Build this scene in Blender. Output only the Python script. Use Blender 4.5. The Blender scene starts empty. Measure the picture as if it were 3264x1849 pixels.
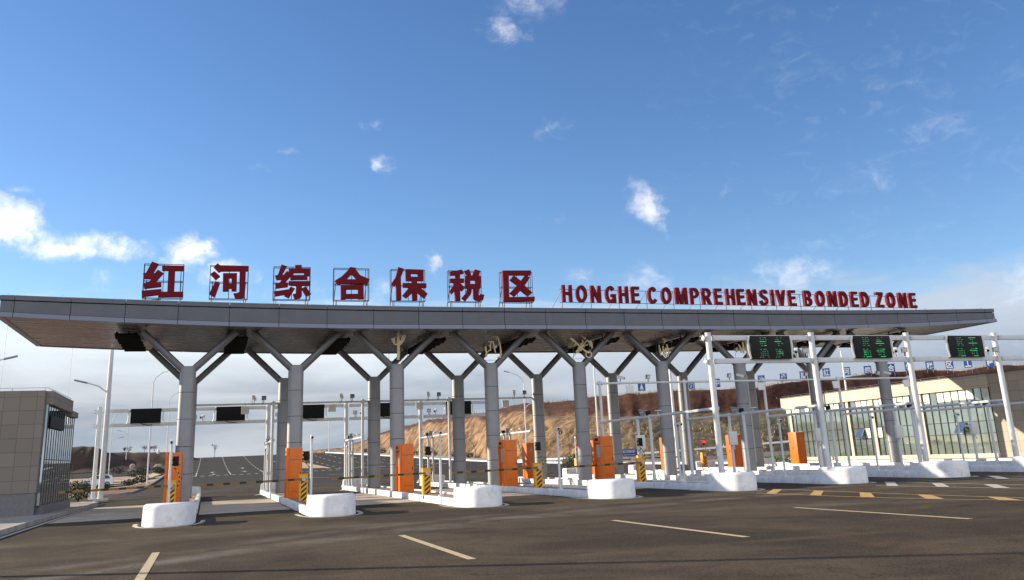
import bpy, bmesh, math, random
from mathutils import Vector, Matrix, noise
R = math.radians
sc = bpy.context.scene
col = sc.collection
random.seed(7)

# ------------------------------------------------------------------ camera
F_PX, YAW, PIT, ROL, PPY = 2853.911, 0.3280, 0.2749, -0.0444, 647.75
fw = Vector((math.sin(YAW)*math.cos(PIT), math.cos(YAW)*math.cos(PIT), math.sin(PIT)))
rt = Vector((math.cos(YAW), -math.sin(YAW), 0)); up = rt.cross(fw)
r2 = rt*math.cos(ROL)+up*math.sin(ROL); u2 = -rt*math.sin(ROL)+up*math.cos(ROL)
cam = bpy.data.cameras.new('camera'); co = bpy.data.objects.new('camera', cam); col.objects.link(co)
m = Matrix((r2, u2, -fw)).transposed().to_4x4(); m.translation = Vector((1.0645, -45.8348, 1.6)); co.matrix_world = m
cam.sensor_width = 36; cam.lens = F_PX/3264*36; cam.shift_y = -(924.5-PPY)/3264
cam.clip_start = .1; cam.clip_end = 6000
sc.camera = co

# ------------------------------------------------------------------ light
SUN_AZ, SUN_EL = 29.0, 18.5          # the sun stands behind the left end of the canopy
az = R(SUN_AZ); el = R(SUN_EL)
sundir = Vector((-math.cos(az)*math.cos(el), math.sin(az)*math.cos(el), math.sin(el)))
sl = bpy.data.lights.new('sun', 'SUN'); sl.energy = 5.0; sl.angle = R(.5); sl.color = (1, .86, .66)
so = bpy.data.objects.new('sun', sl); col.objects.link(so)
so.rotation_euler = (-sundir).to_track_quat('-Z', 'Y').to_euler(); so.location = (-60, 40, 60)
sc.view_settings.view_transform = 'Standard'; sc.view_settings.look = 'None'
sc.view_settings.gamma = 1; sc.view_settings.exposure = 0.72; sc.view_settings.use_curve_mapping = False

world = bpy.data.worlds.new('World'); sc.world = world; world.use_nodes = True
nt = world.node_tree; nt.nodes.clear()
SKY_STRENGTH = .10

class NG:
    """small helper for wiring nodes"""
    def __init__(s, tree): s.t = tree
    def n(s, typ, **kw):
        o = s.t.nodes.new(typ)
        for k, v in kw.items(): setattr(o, k, v)
        return o
    def put(s, sock, v):
        if isinstance(v, bpy.types.NodeSocket): s.t.links.new(v, sock)
        elif v is not None: sock.default_value = v
    def m(s, op, a, b=None, c=None, clamp=False):
        o = s.n('ShaderNodeMath', operation=op, use_clamp=clamp)
        for i, v in enumerate((a, b, c)):
            if v is not None: s.put(o.inputs[i], v)
        return o.outputs[0]
    def vm(s, op, a, b=None):
        o = s.n('ShaderNodeVectorMath', operation=op); s.put(o.inputs[0], a)
        if b is not None: s.put(o.inputs[1], b)
        return o.outputs['Value'] if op in ('LENGTH', 'DOT_PRODUCT', 'DISTANCE') else o.outputs[0]
    def ss(s, v, a, b, lo=0., hi=1.):
        o = s.n('ShaderNodeMapRange', interpolation_type='SMOOTHSTEP')
        for i, x in enumerate((v, a, b, lo, hi)): s.put(o.inputs[i], x)
        return o.outputs[0]
    def mix(s, f, a, b):
        o = s.n('ShaderNodeMix', data_type='RGBA')
        s.put(o.inputs[0], f); s.put(o.inputs[6], c4(a)); s.put(o.inputs[7], c4(b)); return o.outputs[2]
    def noise(s, vec, scale, detail=4, rough=.55, w=0.):
        o = s.n('ShaderNodeTexNoise'); s.put(o.inputs['Vector'], vec); o.inputs['Scale'].default_value = scale
        o.inputs['Detail'].default_value = detail; o.inputs['Roughness'].default_value = rough
        o.inputs['Distortion'].default_value = w; return o.outputs[0]
    def xyz(s, x, y, z):
        o = s.n('ShaderNodeCombineXYZ')
        for i, v in enumerate((x, y, z)): s.put(o.inputs[i], v)
        return o.outputs[0]
    def sep(s, v):
        o = s.n('ShaderNodeSeparateXYZ'); s.put(o.inputs[0], v); return o.outputs
def c4(c): return (c[0], c[1], c[2], 1) if isinstance(c, (tuple, list)) else c

g = NG(nt)
sky = g.n('ShaderNodeTexSky', sky_type='NISHITA'); sky.sun_disc = False
sky.sun_elevation = el; sky.sun_rotation = math.atan2(sundir.x, sundir.y)
sky.altitude = 1300; sky.air_density = 1.0; sky.dust_density = .5; sky.ozone_density = 1.5
tc = g.n('ShaderNodeTexCoord')
dx, dy, dz = g.sep(tc.outputs['Generated'])
deg = 180/math.pi
azn = g.m('MULTIPLY', g.m('ARCTAN2', dx, dy), deg)
eln = g.m('MULTIPLY', g.m('ARCSINE', dz, clamp=False), deg)
ae0 = g.xyz(azn, eln, 0.)
wn = g.n('ShaderNodeTexNoise'); g.put(wn.inputs['Vector'], ae0); wn.inputs['Scale'].default_value = .33; wn.inputs['Detail'].default_value = 5; wn.inputs['Roughness'].default_value = .6
ae = g.vm('ADD', ae0, g.vm('MULTIPLY', g.vm('SUBTRACT', wn.outputs['Color'], (.5, .5, .5)), (5., 3., 0)))
nz = g.noise(ae, .42, 7, .62, .6)
nf = g.noise(g.xyz(g.m('MULTIPLY', azn, .55), eln, 3.), .9, 6, .65, .8)
# azimuth, elevation, half widths, density of each single cloud
CL = [(18.6, 27.0, 2.2, 2.0, .8), (21.0, 28.6, 3.2, 1.5, .7), (9.7, 20.9, 1.0, .9, .62), (3.7, 19.2, 1.1, .5, .62), (10.3, 18.3, .9, .9, .75),
      (2.6, 17.7, 1.4, .6, .42), (21.9, 20.2, 2.2, 1.2, .5), (27.6, 15.1, 2.1, 2.0, 1.25), (28.6, 13.5, .9, 1.0, .7), (32.6, 15.3, 1.2, 1.0, .55),
      (21.4, 14.9, 1.6, .6, .5), (41.8, 14.9, 3.0, 1.5, .34), (38.1, 11.5, 1.3, .9, .4), (45.6, 17.4, 3.2, 1.4, .3), (36.1, 22.3, 2.8, 1.1, .26),
      (35.5, 25.3, 5., 1.6, .26), (44., 20., 6., 2., .18), (-12., 13.7, 3.4, 1.6, 1.7), (-8.8, 12.8, 3.2, 1.25, 1.6), (-5.6, 12.9, 2.2, .9, 1.2),
      (-1.6, 12.7, 2.4, 1.6, 1.2), (.6, 11.4, 2.4, 1.2, .8), (-6.2, 11.0, 1.5, .8, .6), (-10.9, 15.5, 1.1, .6, .5), (13.7, 12.1, 1.1, 1.2, .6),
      (10.4, 10.1, 1.8, 1.3, .6), (4.5, 10.5, 2.5, 1.2, .5), (22.8, 10.6, 2.0, 1.2, .55), (27.5, 10.3, 2.4, 1.2, .5), (36.5, 10.0, 4.0, 1.5, .6), (49., 7.5, 3.6, 2.6, .75)]
Fm = None
for a, e, sa, se, d in CL:
    o = g.vm('LENGTH', g.vm('MULTIPLY', g.vm('SUBTRACT', ae, (a, e, 0)), (1/sa, 1/se, 0)))
    f = g.m('MULTIPLY_ADD', o, -d, d)
    Fm = f if Fm is None else g.m('MAXIMUM', Fm, f)
Fn = g.m('ADD', Fm, g.m('MULTIPLY', g.m('SUBTRACT', g.m('ADD', g.m('MULTIPLY', nz, .6), g.m('MULTIPLY', nf, .4)), .52), 2.9))
cm = g.m('MULTIPLY', g.m('POWER', g.ss(Fn, -.05, 1.5), 1.25), g.ss(Fm, -.08, .5))
# faint veil on the right half and the grey bank low over the horizon
veil = g.m('MULTIPLY', g.ss(nf, .5, .8), g.m('MULTIPLY', g.ss(azn, 22., 40.), .08))
st = g.noise(g.xyz(g.m('MULTIPLY', azn, .05), g.m('MULTIPLY', eln, .34), 7.), 1.0, 5, .55, .5)
st2 = g.noise(g.xyz(g.m('MULTIPLY', azn, .16), g.m('MULTIPLY', eln, .6), 2.), 1.0, 6, .6, .4)
bank = g.ss(g.m('ADD', eln, g.m('MULTIPLY', g.m('SUBTRACT', st2, .5), 6.)), 10.2, 6.6)
skc = g.n('ShaderNodeHueSaturation'); skc.inputs['Saturation'].default_value = 1.22; skc.inputs['Value'].default_value = 1.16; skc.inputs['Hue'].default_value = .508
g.t.links.new(sky.outputs[0], skc.inputs['Color'])
k = 1/SKY_STRENGTH
bkc = g.mix(g.ss(st, .36, .64), (.22*k, .265*k, .32*k), (.40*k, .42*k, .44*k))
bkc = g.mix(g.ss(g.m('ADD', eln, g.m('MULTIPLY', st2, 3.)), 4.6, 9.4), bkc, (.57*k, .62*k, .66*k))
bkc = g.mix(g.m('MULTIPLY', g.ss(azn, 8., 34.), .55), bkc, (.20*k, .25*k, .34*k))
c1 = g.mix(bank, skc.outputs[0], bkc)
# added bright broken cloud, unseen behind the camera, to lift shaded front faces
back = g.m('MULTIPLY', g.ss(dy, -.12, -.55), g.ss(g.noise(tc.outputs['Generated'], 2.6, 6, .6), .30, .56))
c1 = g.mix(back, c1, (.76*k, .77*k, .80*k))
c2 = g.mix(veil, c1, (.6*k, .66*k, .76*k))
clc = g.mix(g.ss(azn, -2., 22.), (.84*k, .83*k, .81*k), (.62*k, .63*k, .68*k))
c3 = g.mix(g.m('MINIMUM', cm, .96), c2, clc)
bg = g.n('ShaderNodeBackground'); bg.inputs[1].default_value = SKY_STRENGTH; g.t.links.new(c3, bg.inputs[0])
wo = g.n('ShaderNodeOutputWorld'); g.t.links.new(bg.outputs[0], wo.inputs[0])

# ------------------------------------------------------------------ materials
MATS = {}
def mat(name, base=(.5, .5, .5), rough=.6, metal=0., var=.0, vscale=3., bump=0., bscale=40., spec=.5, fn=None, dirt=None, coords='Object'):
    ma = bpy.data.materials.new(name); ma.use_nodes = True; t = ma.node_tree; b = t.nodes['Principled BSDF']
    h = NG(t); b.inputs['Roughness'].default_value = rough; b.inputs['Metallic'].default_value = metal
    b.inputs['Specular IOR Level'].default_value = spec
    tcn = h.n('ShaderNodeTexCoord'); geo = h.n('ShaderNodeNewGeometry')
    P = tcn.outputs['Object'] if coords == 'Object' else geo.outputs['Position']
    c = c4(base)
    if var:
        f = h.ss(h.noise(P, vscale, 6, .6), .3, .7)
        c = h.mix(f, tuple(x*(1-var) for x in base), tuple(min(1, x*(1+var)) for x in base))
    if dirt:
        f2 = h.m('MULTIPLY', h.ss(h.noise(P, dirt[1], 7, .7), .52, .75), dirt[2]); c = h.mix(f2, c, dirt[0])
    if fn: c = fn(h, P, c, b, geo)
    h.put(b.inputs['Base Color'], c)
    if bump:
        bn = h.n('ShaderNodeBump'); bn.inputs['Strength'].default_value = bump; bn.inputs['Distance'].default_value = .02
        h.put(bn.inputs['Height'], h.noise(P, bscale, 5, .6)); t.links.new(bn.outputs[0], b.inputs['Normal'])
    MATS[name] = ma; return ma

def asphalt_fn(h, P, c, b, geo):
    x, y, z = h.sep(P)
    big = h.ss(h.noise(P, .16, 5, .6, 1.0), .36, .66)
    c = h.mix(big, (.037, .031, .023), (.122, .092, .060))
    streak = h.ss(h.noise(h.xyz(h.m('MULTIPLY', x, .10), h.m('MULTIPLY', y, .55), 0.), 1., 5, .6, .7), .5, .72)
    c = h.mix(h.m('MULTIPLY', streak, .75), c, (.130, .098, .062))
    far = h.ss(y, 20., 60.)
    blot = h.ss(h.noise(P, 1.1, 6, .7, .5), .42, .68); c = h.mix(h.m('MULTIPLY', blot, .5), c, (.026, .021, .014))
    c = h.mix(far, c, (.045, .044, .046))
    # faint dusty wheel tracks curving across the forecourt
    for cx, cy, r, w, s in ((22., -52., 33., .9, .75), (24., -53., 36.5, .8, .5), (-2., -60., 40., .9, .4), (30., -70., 52., .6, .4)):
        d = h.m('ABSOLUTE', h.m('SUBTRACT', h.vm('DISTANCE', h.xyz(x, y, 0.), (cx, cy, 0)), r))
        tr = h.m('MULTIPLY', h.ss(d, w, 0.), h.m('MULTIPLY', h.ss(h.noise(P, .5, 5, .7), .35, .7), s)); c = h.mix(tr, c, (.27, .245, .205))
    red = h.m('MULTIPLY', h.ss(h.vm('DISTANCE', h.vm('MULTIPLY', P, (1, .45, 0)), (11.6, -14.9, 0)), 1.0, 0.), h.ss(h.noise(P, 3., 6, .7), .42, .7))
    c = h.mix(h.m('MULTIPLY', red, .55), c, (.28, .085, .03))
    fine = h.noise(P, 26., 4, .75)
    c = h.mix(h.ss(fine, .34, .68), h.mix(.55, c, (.010, .008, .006)), h.mix(.22, c, (.22, .17, .11)))
    crk = h.n('ShaderNodeTexVoronoi', feature='DISTANCE_TO_EDGE'); h.put(crk.inputs['Vector'], h.vm('ADD', P, h.vm('MULTIPLY', h.xyz(h.noise(P, .7, 4), h.noise(P, .9, 4), 0.), (3., 3., 0)))); crk.inputs['Scale'].default_value = .085
    c = h.mix(h.m('MULTIPLY', h.ss(crk.outputs['Distance'], .0035, .001), h.m('MULTIPLY', h.ss(h.noise(P, .12, 3), .5, .6), .6)), c, (.02, .017, .014))
    jn = h.m('ABSOLUTE', h.m('SUBTRACT', h.m('FRACT', h.m('DIVIDE', h.m('ADD', y, h.m('MULTIPLY', h.noise(P, .3, 3), .12)), 7.6)), .5))
    c = h.mix(h.m('MULTIPLY', h.ss(jn, .004, .001), .35), c, (.02, .017, .014))
    spot = h.n('ShaderNodeTexVoronoi', feature='F1'); h.put(spot.inputs['Vector'], P); spot.inputs['Scale'].default_value = .38
    c = h.mix(h.m('MULTIPLY', h.ss(h.m('ADD', spot.outputs['Distance'], h.m('MULTIPLY', h.noise(P, 5., 4), .2)), .22, .13), .55), c, (.018, .015, .012))
    return c
mat('asphalt', rough=.95, bump=.5, bscale=45, fn=asphalt_fn, coords='World', spec=.12)
mat('concrete', (.36, .33, .28), .85, var=.18, vscale=1.2, bump=.2, dirt=((.16, .14, .12), 2.5, .5), coords='World')
mat('slab', (.46, .39, .30), .85, var=.2, vscale=.9, bump=.2, dirt=((.12, .10, .085), 1.4, .6), coords='World')
mat('pavement', (.34, .31, .265), .85, var=.2, vscale=1.6, bump=.2, dirt=((.2, .17, .14), .8, .5), coords='World')
mat('white_paint', (.80, .80, .80), .6, var=.06, vscale=5, bump=.25, bscale=18, dirt=((.36, .33, .28), 2.6, .6), coords='World')
mat('white_post', (.64, .66, .665), .38, var=.05, vscale=4, dirt=((.5, .48, .44), 3., .35))
mat('brick_deck', (.34, .22, .16), .85, var=.25, vscale=6, coords='World', dirt=((.45, .4, .34), 2., .5))
mat('line_white', (.50, .47, .41), .8, var=.12, vscale=8, dirt=((.10, .09, .075), 5., .85), coords='World')
mat('line_cream', (.52, .41, .25), .8, var=.12, vscale=8, dirt=((.12, .10, .075), 7., .7), coords='World')
mat('line_yellow', (.52, .31, .11), .8, var=.15, vscale=6, dirt=((.14, .11, .08), 5., .7), coords='World')
mat('orange', (.70, .155, .008), .42, var=.07, vscale=3, dirt=((.32, .12, .05), 4., .3))
mat('dark_panel', (.008, .008, .009), .6, spec=.2)
mat('black', (.010, .010, .011), .6, spec=.2)
mat('led_back', (.006, .006, .007), .55, spec=.3)
mat('steel', (.45, .46, .47), .35, .8, var=.1)
mat('grey_metal', (.30, .32, .35), .42, .5, var=.08, vscale=2)
mat('alu', (.285, .295, .31), .52, .5, var=.05, vscale=1.5, bump=.03, bscale=200)
mat('alu_fascia', (.115, .12, .14), .44, .45, var=.06, vscale=1.2, bump=.04, bscale=3)
mat('alu_branch', (.15, .155, .165), .38, .4, var=.05)
mat('alu_trim', (.17, .19, .25), .32, .55)
mat('seam', (.02, .02, .022), .7)
mat('letter_red', (.155, .005, .012), .6, var=.06, spec=.15)
mat('frame_steel', (.10, .10, .11), .5, .5)
mat('gold', (.60, .49, .26), .4, .05, var=.12, vscale=6)
mat('yellow', (.75, .38, .02), .42, var=.06)
mat('pole_grey', (.66, .67, .68), .35, .1, var=.04)
mat('cam_white', (.72, .71, .66), .45)
mat('lamp_dark', (.004, .004, .004), .7, spec=.05)
mat('blue_sign', (.022, .085, .30), .5, var=.08)
mat('sign_white', (.78, .80, .80), .5)
mat('bark', (.085, .062, .048), .9, var=.3, vscale=8, bump=.4)
mat('rubber', (.02, .02, .02), .8)
mat('car_white', (.68, .71, .76), .22, 0, spec=.6)
mat('car_glass', (.02, .025, .03), .06)
mat('red_lamp_off', (.25, .02, .02), .3)
mat('mullion', (.035, .04, .042), .4, .4)
mat('rock', (.42, .36, .27), .9, var=.3, vscale=1.3, bump=.6, bscale=6)
mat('soil_red', (.17, .068, .038), .95, var=.35, vscale=1.2, bump=.5, bscale=5, coords='World')
mat('sand', (.42, .31, .21), .95, var=.2, vscale=.8, bump=.3, coords='World')
mat('dry_grass', (.34, .25, .12), .9, var=.35, vscale=1.5, coords='World')
def emi(name, colr, s):
    ma = mat(name, colr, .5); b = ma.node_tree.nodes['Principled BSDF']
    b.inputs['Emission Color'].default_value = c4(colr); b.inputs['Emission Strength'].default_value = s
emi('led_green', (.02, .55, .14), .36); emi('led_dim', (.025, .36, .12), .18); emi('signal_red', (.9, .02, .03), 1.6)

def leaf_fn(h, P, c, b, geo):
    return h.mix(h.ss(geo.outputs['Random Per Island'], 0., 1.), c, (.10, .115, .04))
mat('leaf', (.035, .055, .022), .6, fn=leaf_fn); mat('leaf_dark', (.022, .034, .016), .65, var=.3, vscale=3)
mat('leaf_brown', (.10, .065, .035), .8, var=.35, vscale=2); mat('leaf_bright', (.10, .17, .035), .6, var=.3, vscale=4)

def soffit_fn(h, P, c, b, geo):
    x, y, z = h.sep(P)
    n1 = h.noise(h.xyz(h.m('MULTIPLY', x, .35), h.m('MULTIPLY', y, 3.2), 0.), 1., 4, .6)
    pl = h.m('FRACT', h.m('DIVIDE', y, .145))
    line = h.m('MAXIMUM', h.ss(pl, .08, .0), h.ss(pl, .93, 1.))
    xl = h.m('FRACT', h.m('DIVIDE', h.m('ADD', x, 7.34), 2.27)); xline = h.m('LESS_THAN', xl, .012)
    c = h.mix(h.ss(n1, .35, .65), (.115, .128, .142), (.16, .168, .178))
    c = h.mix(h.m('MULTIPLY', h.m('MAXIMUM', line, xline), .7), c, (.12, .11, .10))
    h.put(b.inputs['Roughness'], h.ss(n1, .3, .7, .22, .34))
    bn = h.n('ShaderNodeBump'); bn.inputs['Strength'].default_value = .08; bn.inputs['Distance'].default_value = .03
    h.put(bn.inputs['Height'], h.noise(h.xyz(h.m('MULTIPLY', x, .6), h.m('MULTIPLY', y, 1.4), 0.), 1., 3, .5))
    h.t.links.new(bn.outputs[0], b.inputs['Normal']); return c
mat('soffit', rough=.28, metal=.75, fn=soffit_fn, coords='World')

def stripes(name, kind):
    def fn(h, P, c, b, geo):
        x, y, z = h.sep(P)
        if kind == 'arm':
            f = h.m('LESS_THAN', h.m('FRACT', h.m('DIVIDE', x, .62)), .40); return h.mix(f, (.24, .13, .020), (.016, .013, .010))
        if kind == 'rod':
            f = h.m('LESS_THAN', h.m('FRACT', h.m('DIVIDE', z, .16)), .5); return h.mix(f, (.60, .36, .03), (.02, .018, .016))
        f = h.m('LESS_THAN', h.m('FRACT', h.m('DIVIDE', h.m('SUBTRACT', z, h.m('MULTIPLY', x, .8)), .185)), .5)
        ins = h.m('MULTIPLY', h.m('LESS_THAN', h.m('ABSOLUTE', h.m('ADD', x, -.015)), .115), h.m('MULTIPLY', h.m('LESS_THAN', z, .86), h.m('GREATER_THAN', z, .02)))
        nrm = h.sep(geo.outputs['Normal'])[1]
        ins = h.m('MULTIPLY', ins, h.m('LESS_THAN', nrm, -.5))
        return h.mix(h.m('MULTIPLY', f, ins), (.78, .37, .018), (.02, .018, .016))
    mat(name, rough=.42, fn=fn)
stripes('arm_stripes', 'arm'); stripes('rod_stripes', 'rod'); stripes('cabinet_stripes', 'cab')

def tile_fn(px, pz, c0, c1, ox=0., oz=0., axis=0):
    def fn(h, P, c, b, geo):
        s = h.sep(P); x = s[axis]; z = s[2]
        ux = h.m('DIVIDE', h.m('ADD', x, ox), px); uz = h.m('DIVIDE', h.m('ADD', z, oz), pz)
        jx = h.m('FRACT', ux); jz = h.m('FRACT', uz)
        j = h.m('MAXIMUM', h.m('LESS_THAN', jx, .018/px), h.m('LESS_THAN', jz, .018/pz))
        wn = h.n('ShaderNodeTexWhiteNoise', noise_dimensions='2D'); h.put(wn.inputs['Vector'], h.xyz(h.m('FLOOR', ux), h.m('FLOOR', uz), 0.))
        c = h.mix(wn.outputs[0], c0, c1)
        c = h.mix(h.m('MULTIPLY', h.ss(h.noise(P, 90., 3, .7), .4, .7), .22), c, tuple(v*.6 for v in c0))
        return h.mix(h.m('MULTIPLY', j, .75), c, (.05, .045, .04))
    return fn
mat('taupe_tile', rough=.62, fn=tile_fn(.60, .545, (.185, .162, .138), (.22, .192, .165), 6.85, .165, 0), coords='World')
mat('taupe_tile_side', rough=.62, fn=tile_fn(.9, .545, (.20, .175, .15), (.24, .21, .175), 0, .165, 1), coords='World')
mat('plinth_stone', (.16, .155, .16), .7, var=.12, vscale=8, coords='World')
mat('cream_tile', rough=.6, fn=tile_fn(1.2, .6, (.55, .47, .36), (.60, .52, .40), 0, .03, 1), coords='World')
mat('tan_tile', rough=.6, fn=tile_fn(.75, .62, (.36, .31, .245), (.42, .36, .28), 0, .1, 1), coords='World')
mat('roof_dark', (.12, .12, .125), .8, var=.1)
def glass_fn(dark, tint):
    def fn(h, P, c, b, geo):
        return h.mix(h.ss(h.noise(P, .7, 4, .6), .35, .7), dark, tint)
    return fn
mat('facade_glass', rough=.03, metal=.8, fn=glass_fn((.42, .52, .47), (.55, .64, .58)), spec=.9, coords='World')
mat('facade_glass_dark', rough=.02, metal=.9, fn=glass_fn((.36, .42, .45), (.42, .48, .50)), spec=.9, coords='World')
mat('blind_white', (.72, .74, .68), .6, var=.06, vscale=2)

def ground_fn(h, P, c, b, geo):
    n1 = h.ss(h.noise(P, .06, 6, .6, .6), .4, .62)
    c = h.mix(n1, (.40, .30, .21), (.22, .17, .12))
    n2 = h.ss(h.noise(P, .13, 6, .65), .52, .66); c = h.mix(h.m('MULTIPLY', n2, .8), c, (.17, .075, .045))
    return h.mix(h.m('MULTIPLY', h.ss(h.noise(P, 6., 5, .7), .4, .7), .3), c, (.12, .10, .07))
mat('ground', rough=.95, fn=ground_fn, bump=.4, bscale=3, coords='World')

def hill_fn(h, P, c, b, geo):
    at = h.n('ShaderNodeAttribute', attribute_name='layer'); t = at.outputs['Fac']
    as_ = h.n('ShaderNodeAttribute', attribute_name='along'); s = as_.outputs['Fac']
    n = h.noise(P, .22, 7, .65, .5); nfine = h.noise(P, 1.5, 6, .7)
    x, y, z = h.sep(P)
    gul = h.noise(h.xyz(h.m('MULTIPLY', x, .9), h.m('MULTIPLY', y, .9), h.m('MULTIPLY', z, .14)), .6, 5, .65, 1.2)
    ochre = h.mix(h.ss(gul, .38, .64), (.10, .055, .027), (.33, .21, .11))
    ochre = h.mix(h.m('MULTIPLY', h.ss(nfine, .5, .72), .5), ochre, (.13, .065, .03))
    dry = h.mix(h.ss(nfine, .4, .66), (.055, .045, .027), (.16, .125, .07))
    dry = h.mix(h.m('MULTIPLY', h.ss(n, .5, .68), .6), dry, (.075, .07, .034))
    face = h.mix(h.ss(h.m('ADD', s, h.m('MULTIPLY', h.m('SUBTRACT', n, .5), .5)), .36, .50), ochre, dry)
    red = h.mix(h.ss(nfine, .35, .7), (.030, .012, .007), (.095, .034, .018))
    tt = h.m('ADD', t, h.m('MULTIPLY', h.m('SUBTRACT', n, .5), .42))
    thr = h.ss(s, .15, .6, .80, .66)
    c = h.mix(h.ss(h.m('SUBTRACT', tt, thr), -.05, .07), face, red)
    top = h.mix(h.ss(nfine, .35, .7), (.33, .23, .10), (.16, .10, .05))
    top = h.mix(h.m('MULTIPLY', h.ss(s, .16, .05), h.ss(nfine, .3, .6)), top, (.12, .16, .05))
    return h.mix(h.ss(h.m('ADD', t, h.m('MULTIPLY', h.m('SUBTRACT', nfine, .5), .12)), .95, 1.0), c, top)
mat('hill', rough=.95, fn=hill_fn, bump=.8, bscale=2.5, coords='World')
def mound_fn(h, P, c, b, geo):
    n = h.noise(P, .25, 7, .65)
    return h.mix(h.ss(n, .38, .62), (.030, .020, .013), (.075, .036, .022))
mat('mound', rough=.95, fn=mound_fn, bump=.8, bscale=2, coords='World')

# ------------------------------------------------------------------ mesh helpers
class MB:
    def __init__(s): s.v = []; s.f = []; s.mi = []
    def add(s, vs, fs, mi=0):
        n = len(s.v); s.v += [tuple(p) for p in vs]; s.f += [[i+n for i in f] for f in fs]; s.mi += [mi]*len(fs); return s
    def hexa(s, p, mi=0):        # 4 bottom corners then 4 top corners
        return s.add(p, [(3, 2, 1, 0), (4, 5, 6, 7), (0, 1, 5, 4), (1, 2, 6, 5), (2, 3, 7, 6), (3, 0, 4, 7)], mi)
    def box(s, x0, x1, y0, y1, z0, z1, mi=0):
        return s.hexa([(x0, y0, z0), (x1, y0, z0), (x1, y1, z0), (x0, y1, z0), (x0, y0, z1), (x1, y0, z1), (x1, y1, z1), (x0, y1, z1)], mi)
    def obox(s, c, size, M=None, mi=0):
        sx, sy, sz = (d/2 for d in size); M = M or Matrix.Identity(3); c = Vector(c)
        return s.hexa([c+M@Vector(q) for q in ((-sx, -sy, -sz), (sx, -sy, -sz), (sx, sy, -sz), (-sx, sy, -sz), (-sx, -sy, sz), (sx, -sy, sz), (sx, sy, sz), (-sx, sy, sz))], mi)
    def beam(s, p0, p1, w, h, mi=0):
        p0 = Vector(p0); p1 = Vector(p1); d = p1-p0; L = d.length; d.normalize()
        a = Vector((0, 0, 1)) if abs(d.z) < .95 else Vector((0, 1, 0)); x = d.cross(a).normalized(); y = x.cross(d)
        return s.obox((p0+p1)/2, (w, h, L), Matrix((x, y, d)).transposed(), mi)
    def tube(s, pts, r, n=8, mi=0, caps=True, sx=1.):
        pts = [Vector(p) for p in pts]; rs = r if isinstance(r, (list, tuple)) else [r]*len(pts)
        vs = []; fs = []; prev = None
        for i, p in enumerate(pts):
            d = ((pts[min(i+1, len(pts)-1)]-p).normalized()+(p-pts[max(i-1, 0)]).normalized()).normalized()
            if prev is None:
                a = Vector((0, 1, 0)) if abs(d.y) < .9 else Vector((1, 0, 0)); x = a.cross(d).normalized()
            else: x = (prev-d*prev.dot(d)).normalized()
            prev = x; y = d.cross(x)
            vs += [p+rs[i]*(sx*x*math.cos(2*math.pi*j/n)+y*math.sin(2*math.pi*j/n)) for j in range(n)]
        for i in range(len(pts)-1):
            for j in range(n):
                k = (j+1) % n; fs.append((i*n+j, i*n+k, (i+1)*n+k, (i+1)*n+j))
        if caps: fs += [tuple(range(n-1, -1, -1)), tuple(range((len(pts)-1)*n, len(pts)*n))]
        return s.add(vs, fs, mi)
    def prism(s, poly, z0, z1, top=None, mi=0):
        n = len(poly); top = top or poly
        vs = [(x, y, z0) for x, y in poly]+[(x, y, z1) for x, y in top]
        return s.add(vs, [tuple(range(n-1, -1, -1)), tuple(range(n, 2*n))]+[(i, (i+1) % n, n+(i+1) % n, n+i) for i in range(n)], mi)
    def quad(s, a, b, c, d, mi=0): return s.add([a, b, c, d], [(0, 1, 2, 3)], mi)
    def build(s, name, mats, parent=None, bev=0., smooth=True, ang=38, loc=None):
        me = bpy.data.meshes.new(name); me.from_pydata(s.v, [], s.f)
        for mm in ([mats] if isinstance(mats, str) else mats): me.materials.append(MATS[mm])
        if any(s.mi): me.polygons.foreach_set('material_index', s.mi)
        if bev:
            bm = bmesh.new(); bm.from_mesh(me); bmesh.ops.remove_doubles(bm, verts=bm.verts, dist=1e-5)
            ed = [e for e in bm.edges if len(e.link_faces) == 2 and e.calc_face_angle(0) > .6]
            bmesh.ops.bevel(bm, geom=ed, offset=bev, segments=2, affect='EDGES', profile=.6); bm.to_mesh(me); bm.free()
        if smooth:
            me.polygons.foreach_set('use_smooth', [True]*len(me.polygons)); me.set_sharp_from_angle(angle=R(ang))
        me.validate(); me.update()
        o = bpy.data.objects.new(name, me); col.objects.link(o)
        if parent: o.parent = parent
        if loc: o.location = loc
        return o

def tag(o, label=None, cat=None, group=None, kind=None):
    if label: o['label'] = label
    if cat: o['category'] = cat
    if group: o['group'] = group
    if kind: o['kind'] = kind
    return o
def thing(name, label, cat, loc=(0, 0, 0), group=None, rz=0.):
    o = bpy.data.objects.new(name, None); col.objects.link(o); o.empty_display_size = .2
    o.location = loc; o.rotation_euler = (0, 0, rz); return tag(o, label, cat, group)
def structure(mb, name, m_, **kw): return tag(mb.build(name, m_, **kw), kind='structure')
KIDS = {}
def copy_tree(o, parent=None):
    c = o.copy(); col.objects.link(c)
    if parent: c.parent = parent
    for ch in [x for x in bpy.data.objects if x.parent == o]: copy_tree(ch, c)
    return c
def again(proto, label, loc, rz=0.):
    c = copy_tree(proto); c.location = loc; c.rotation_euler = (0, 0, rz); c['label'] = label; return c
ORD = ['first', 'second', 'third', 'fourth', 'fifth', 'sixth', 'seventh', 'eighth', 'ninth', 'tenth']

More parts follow.
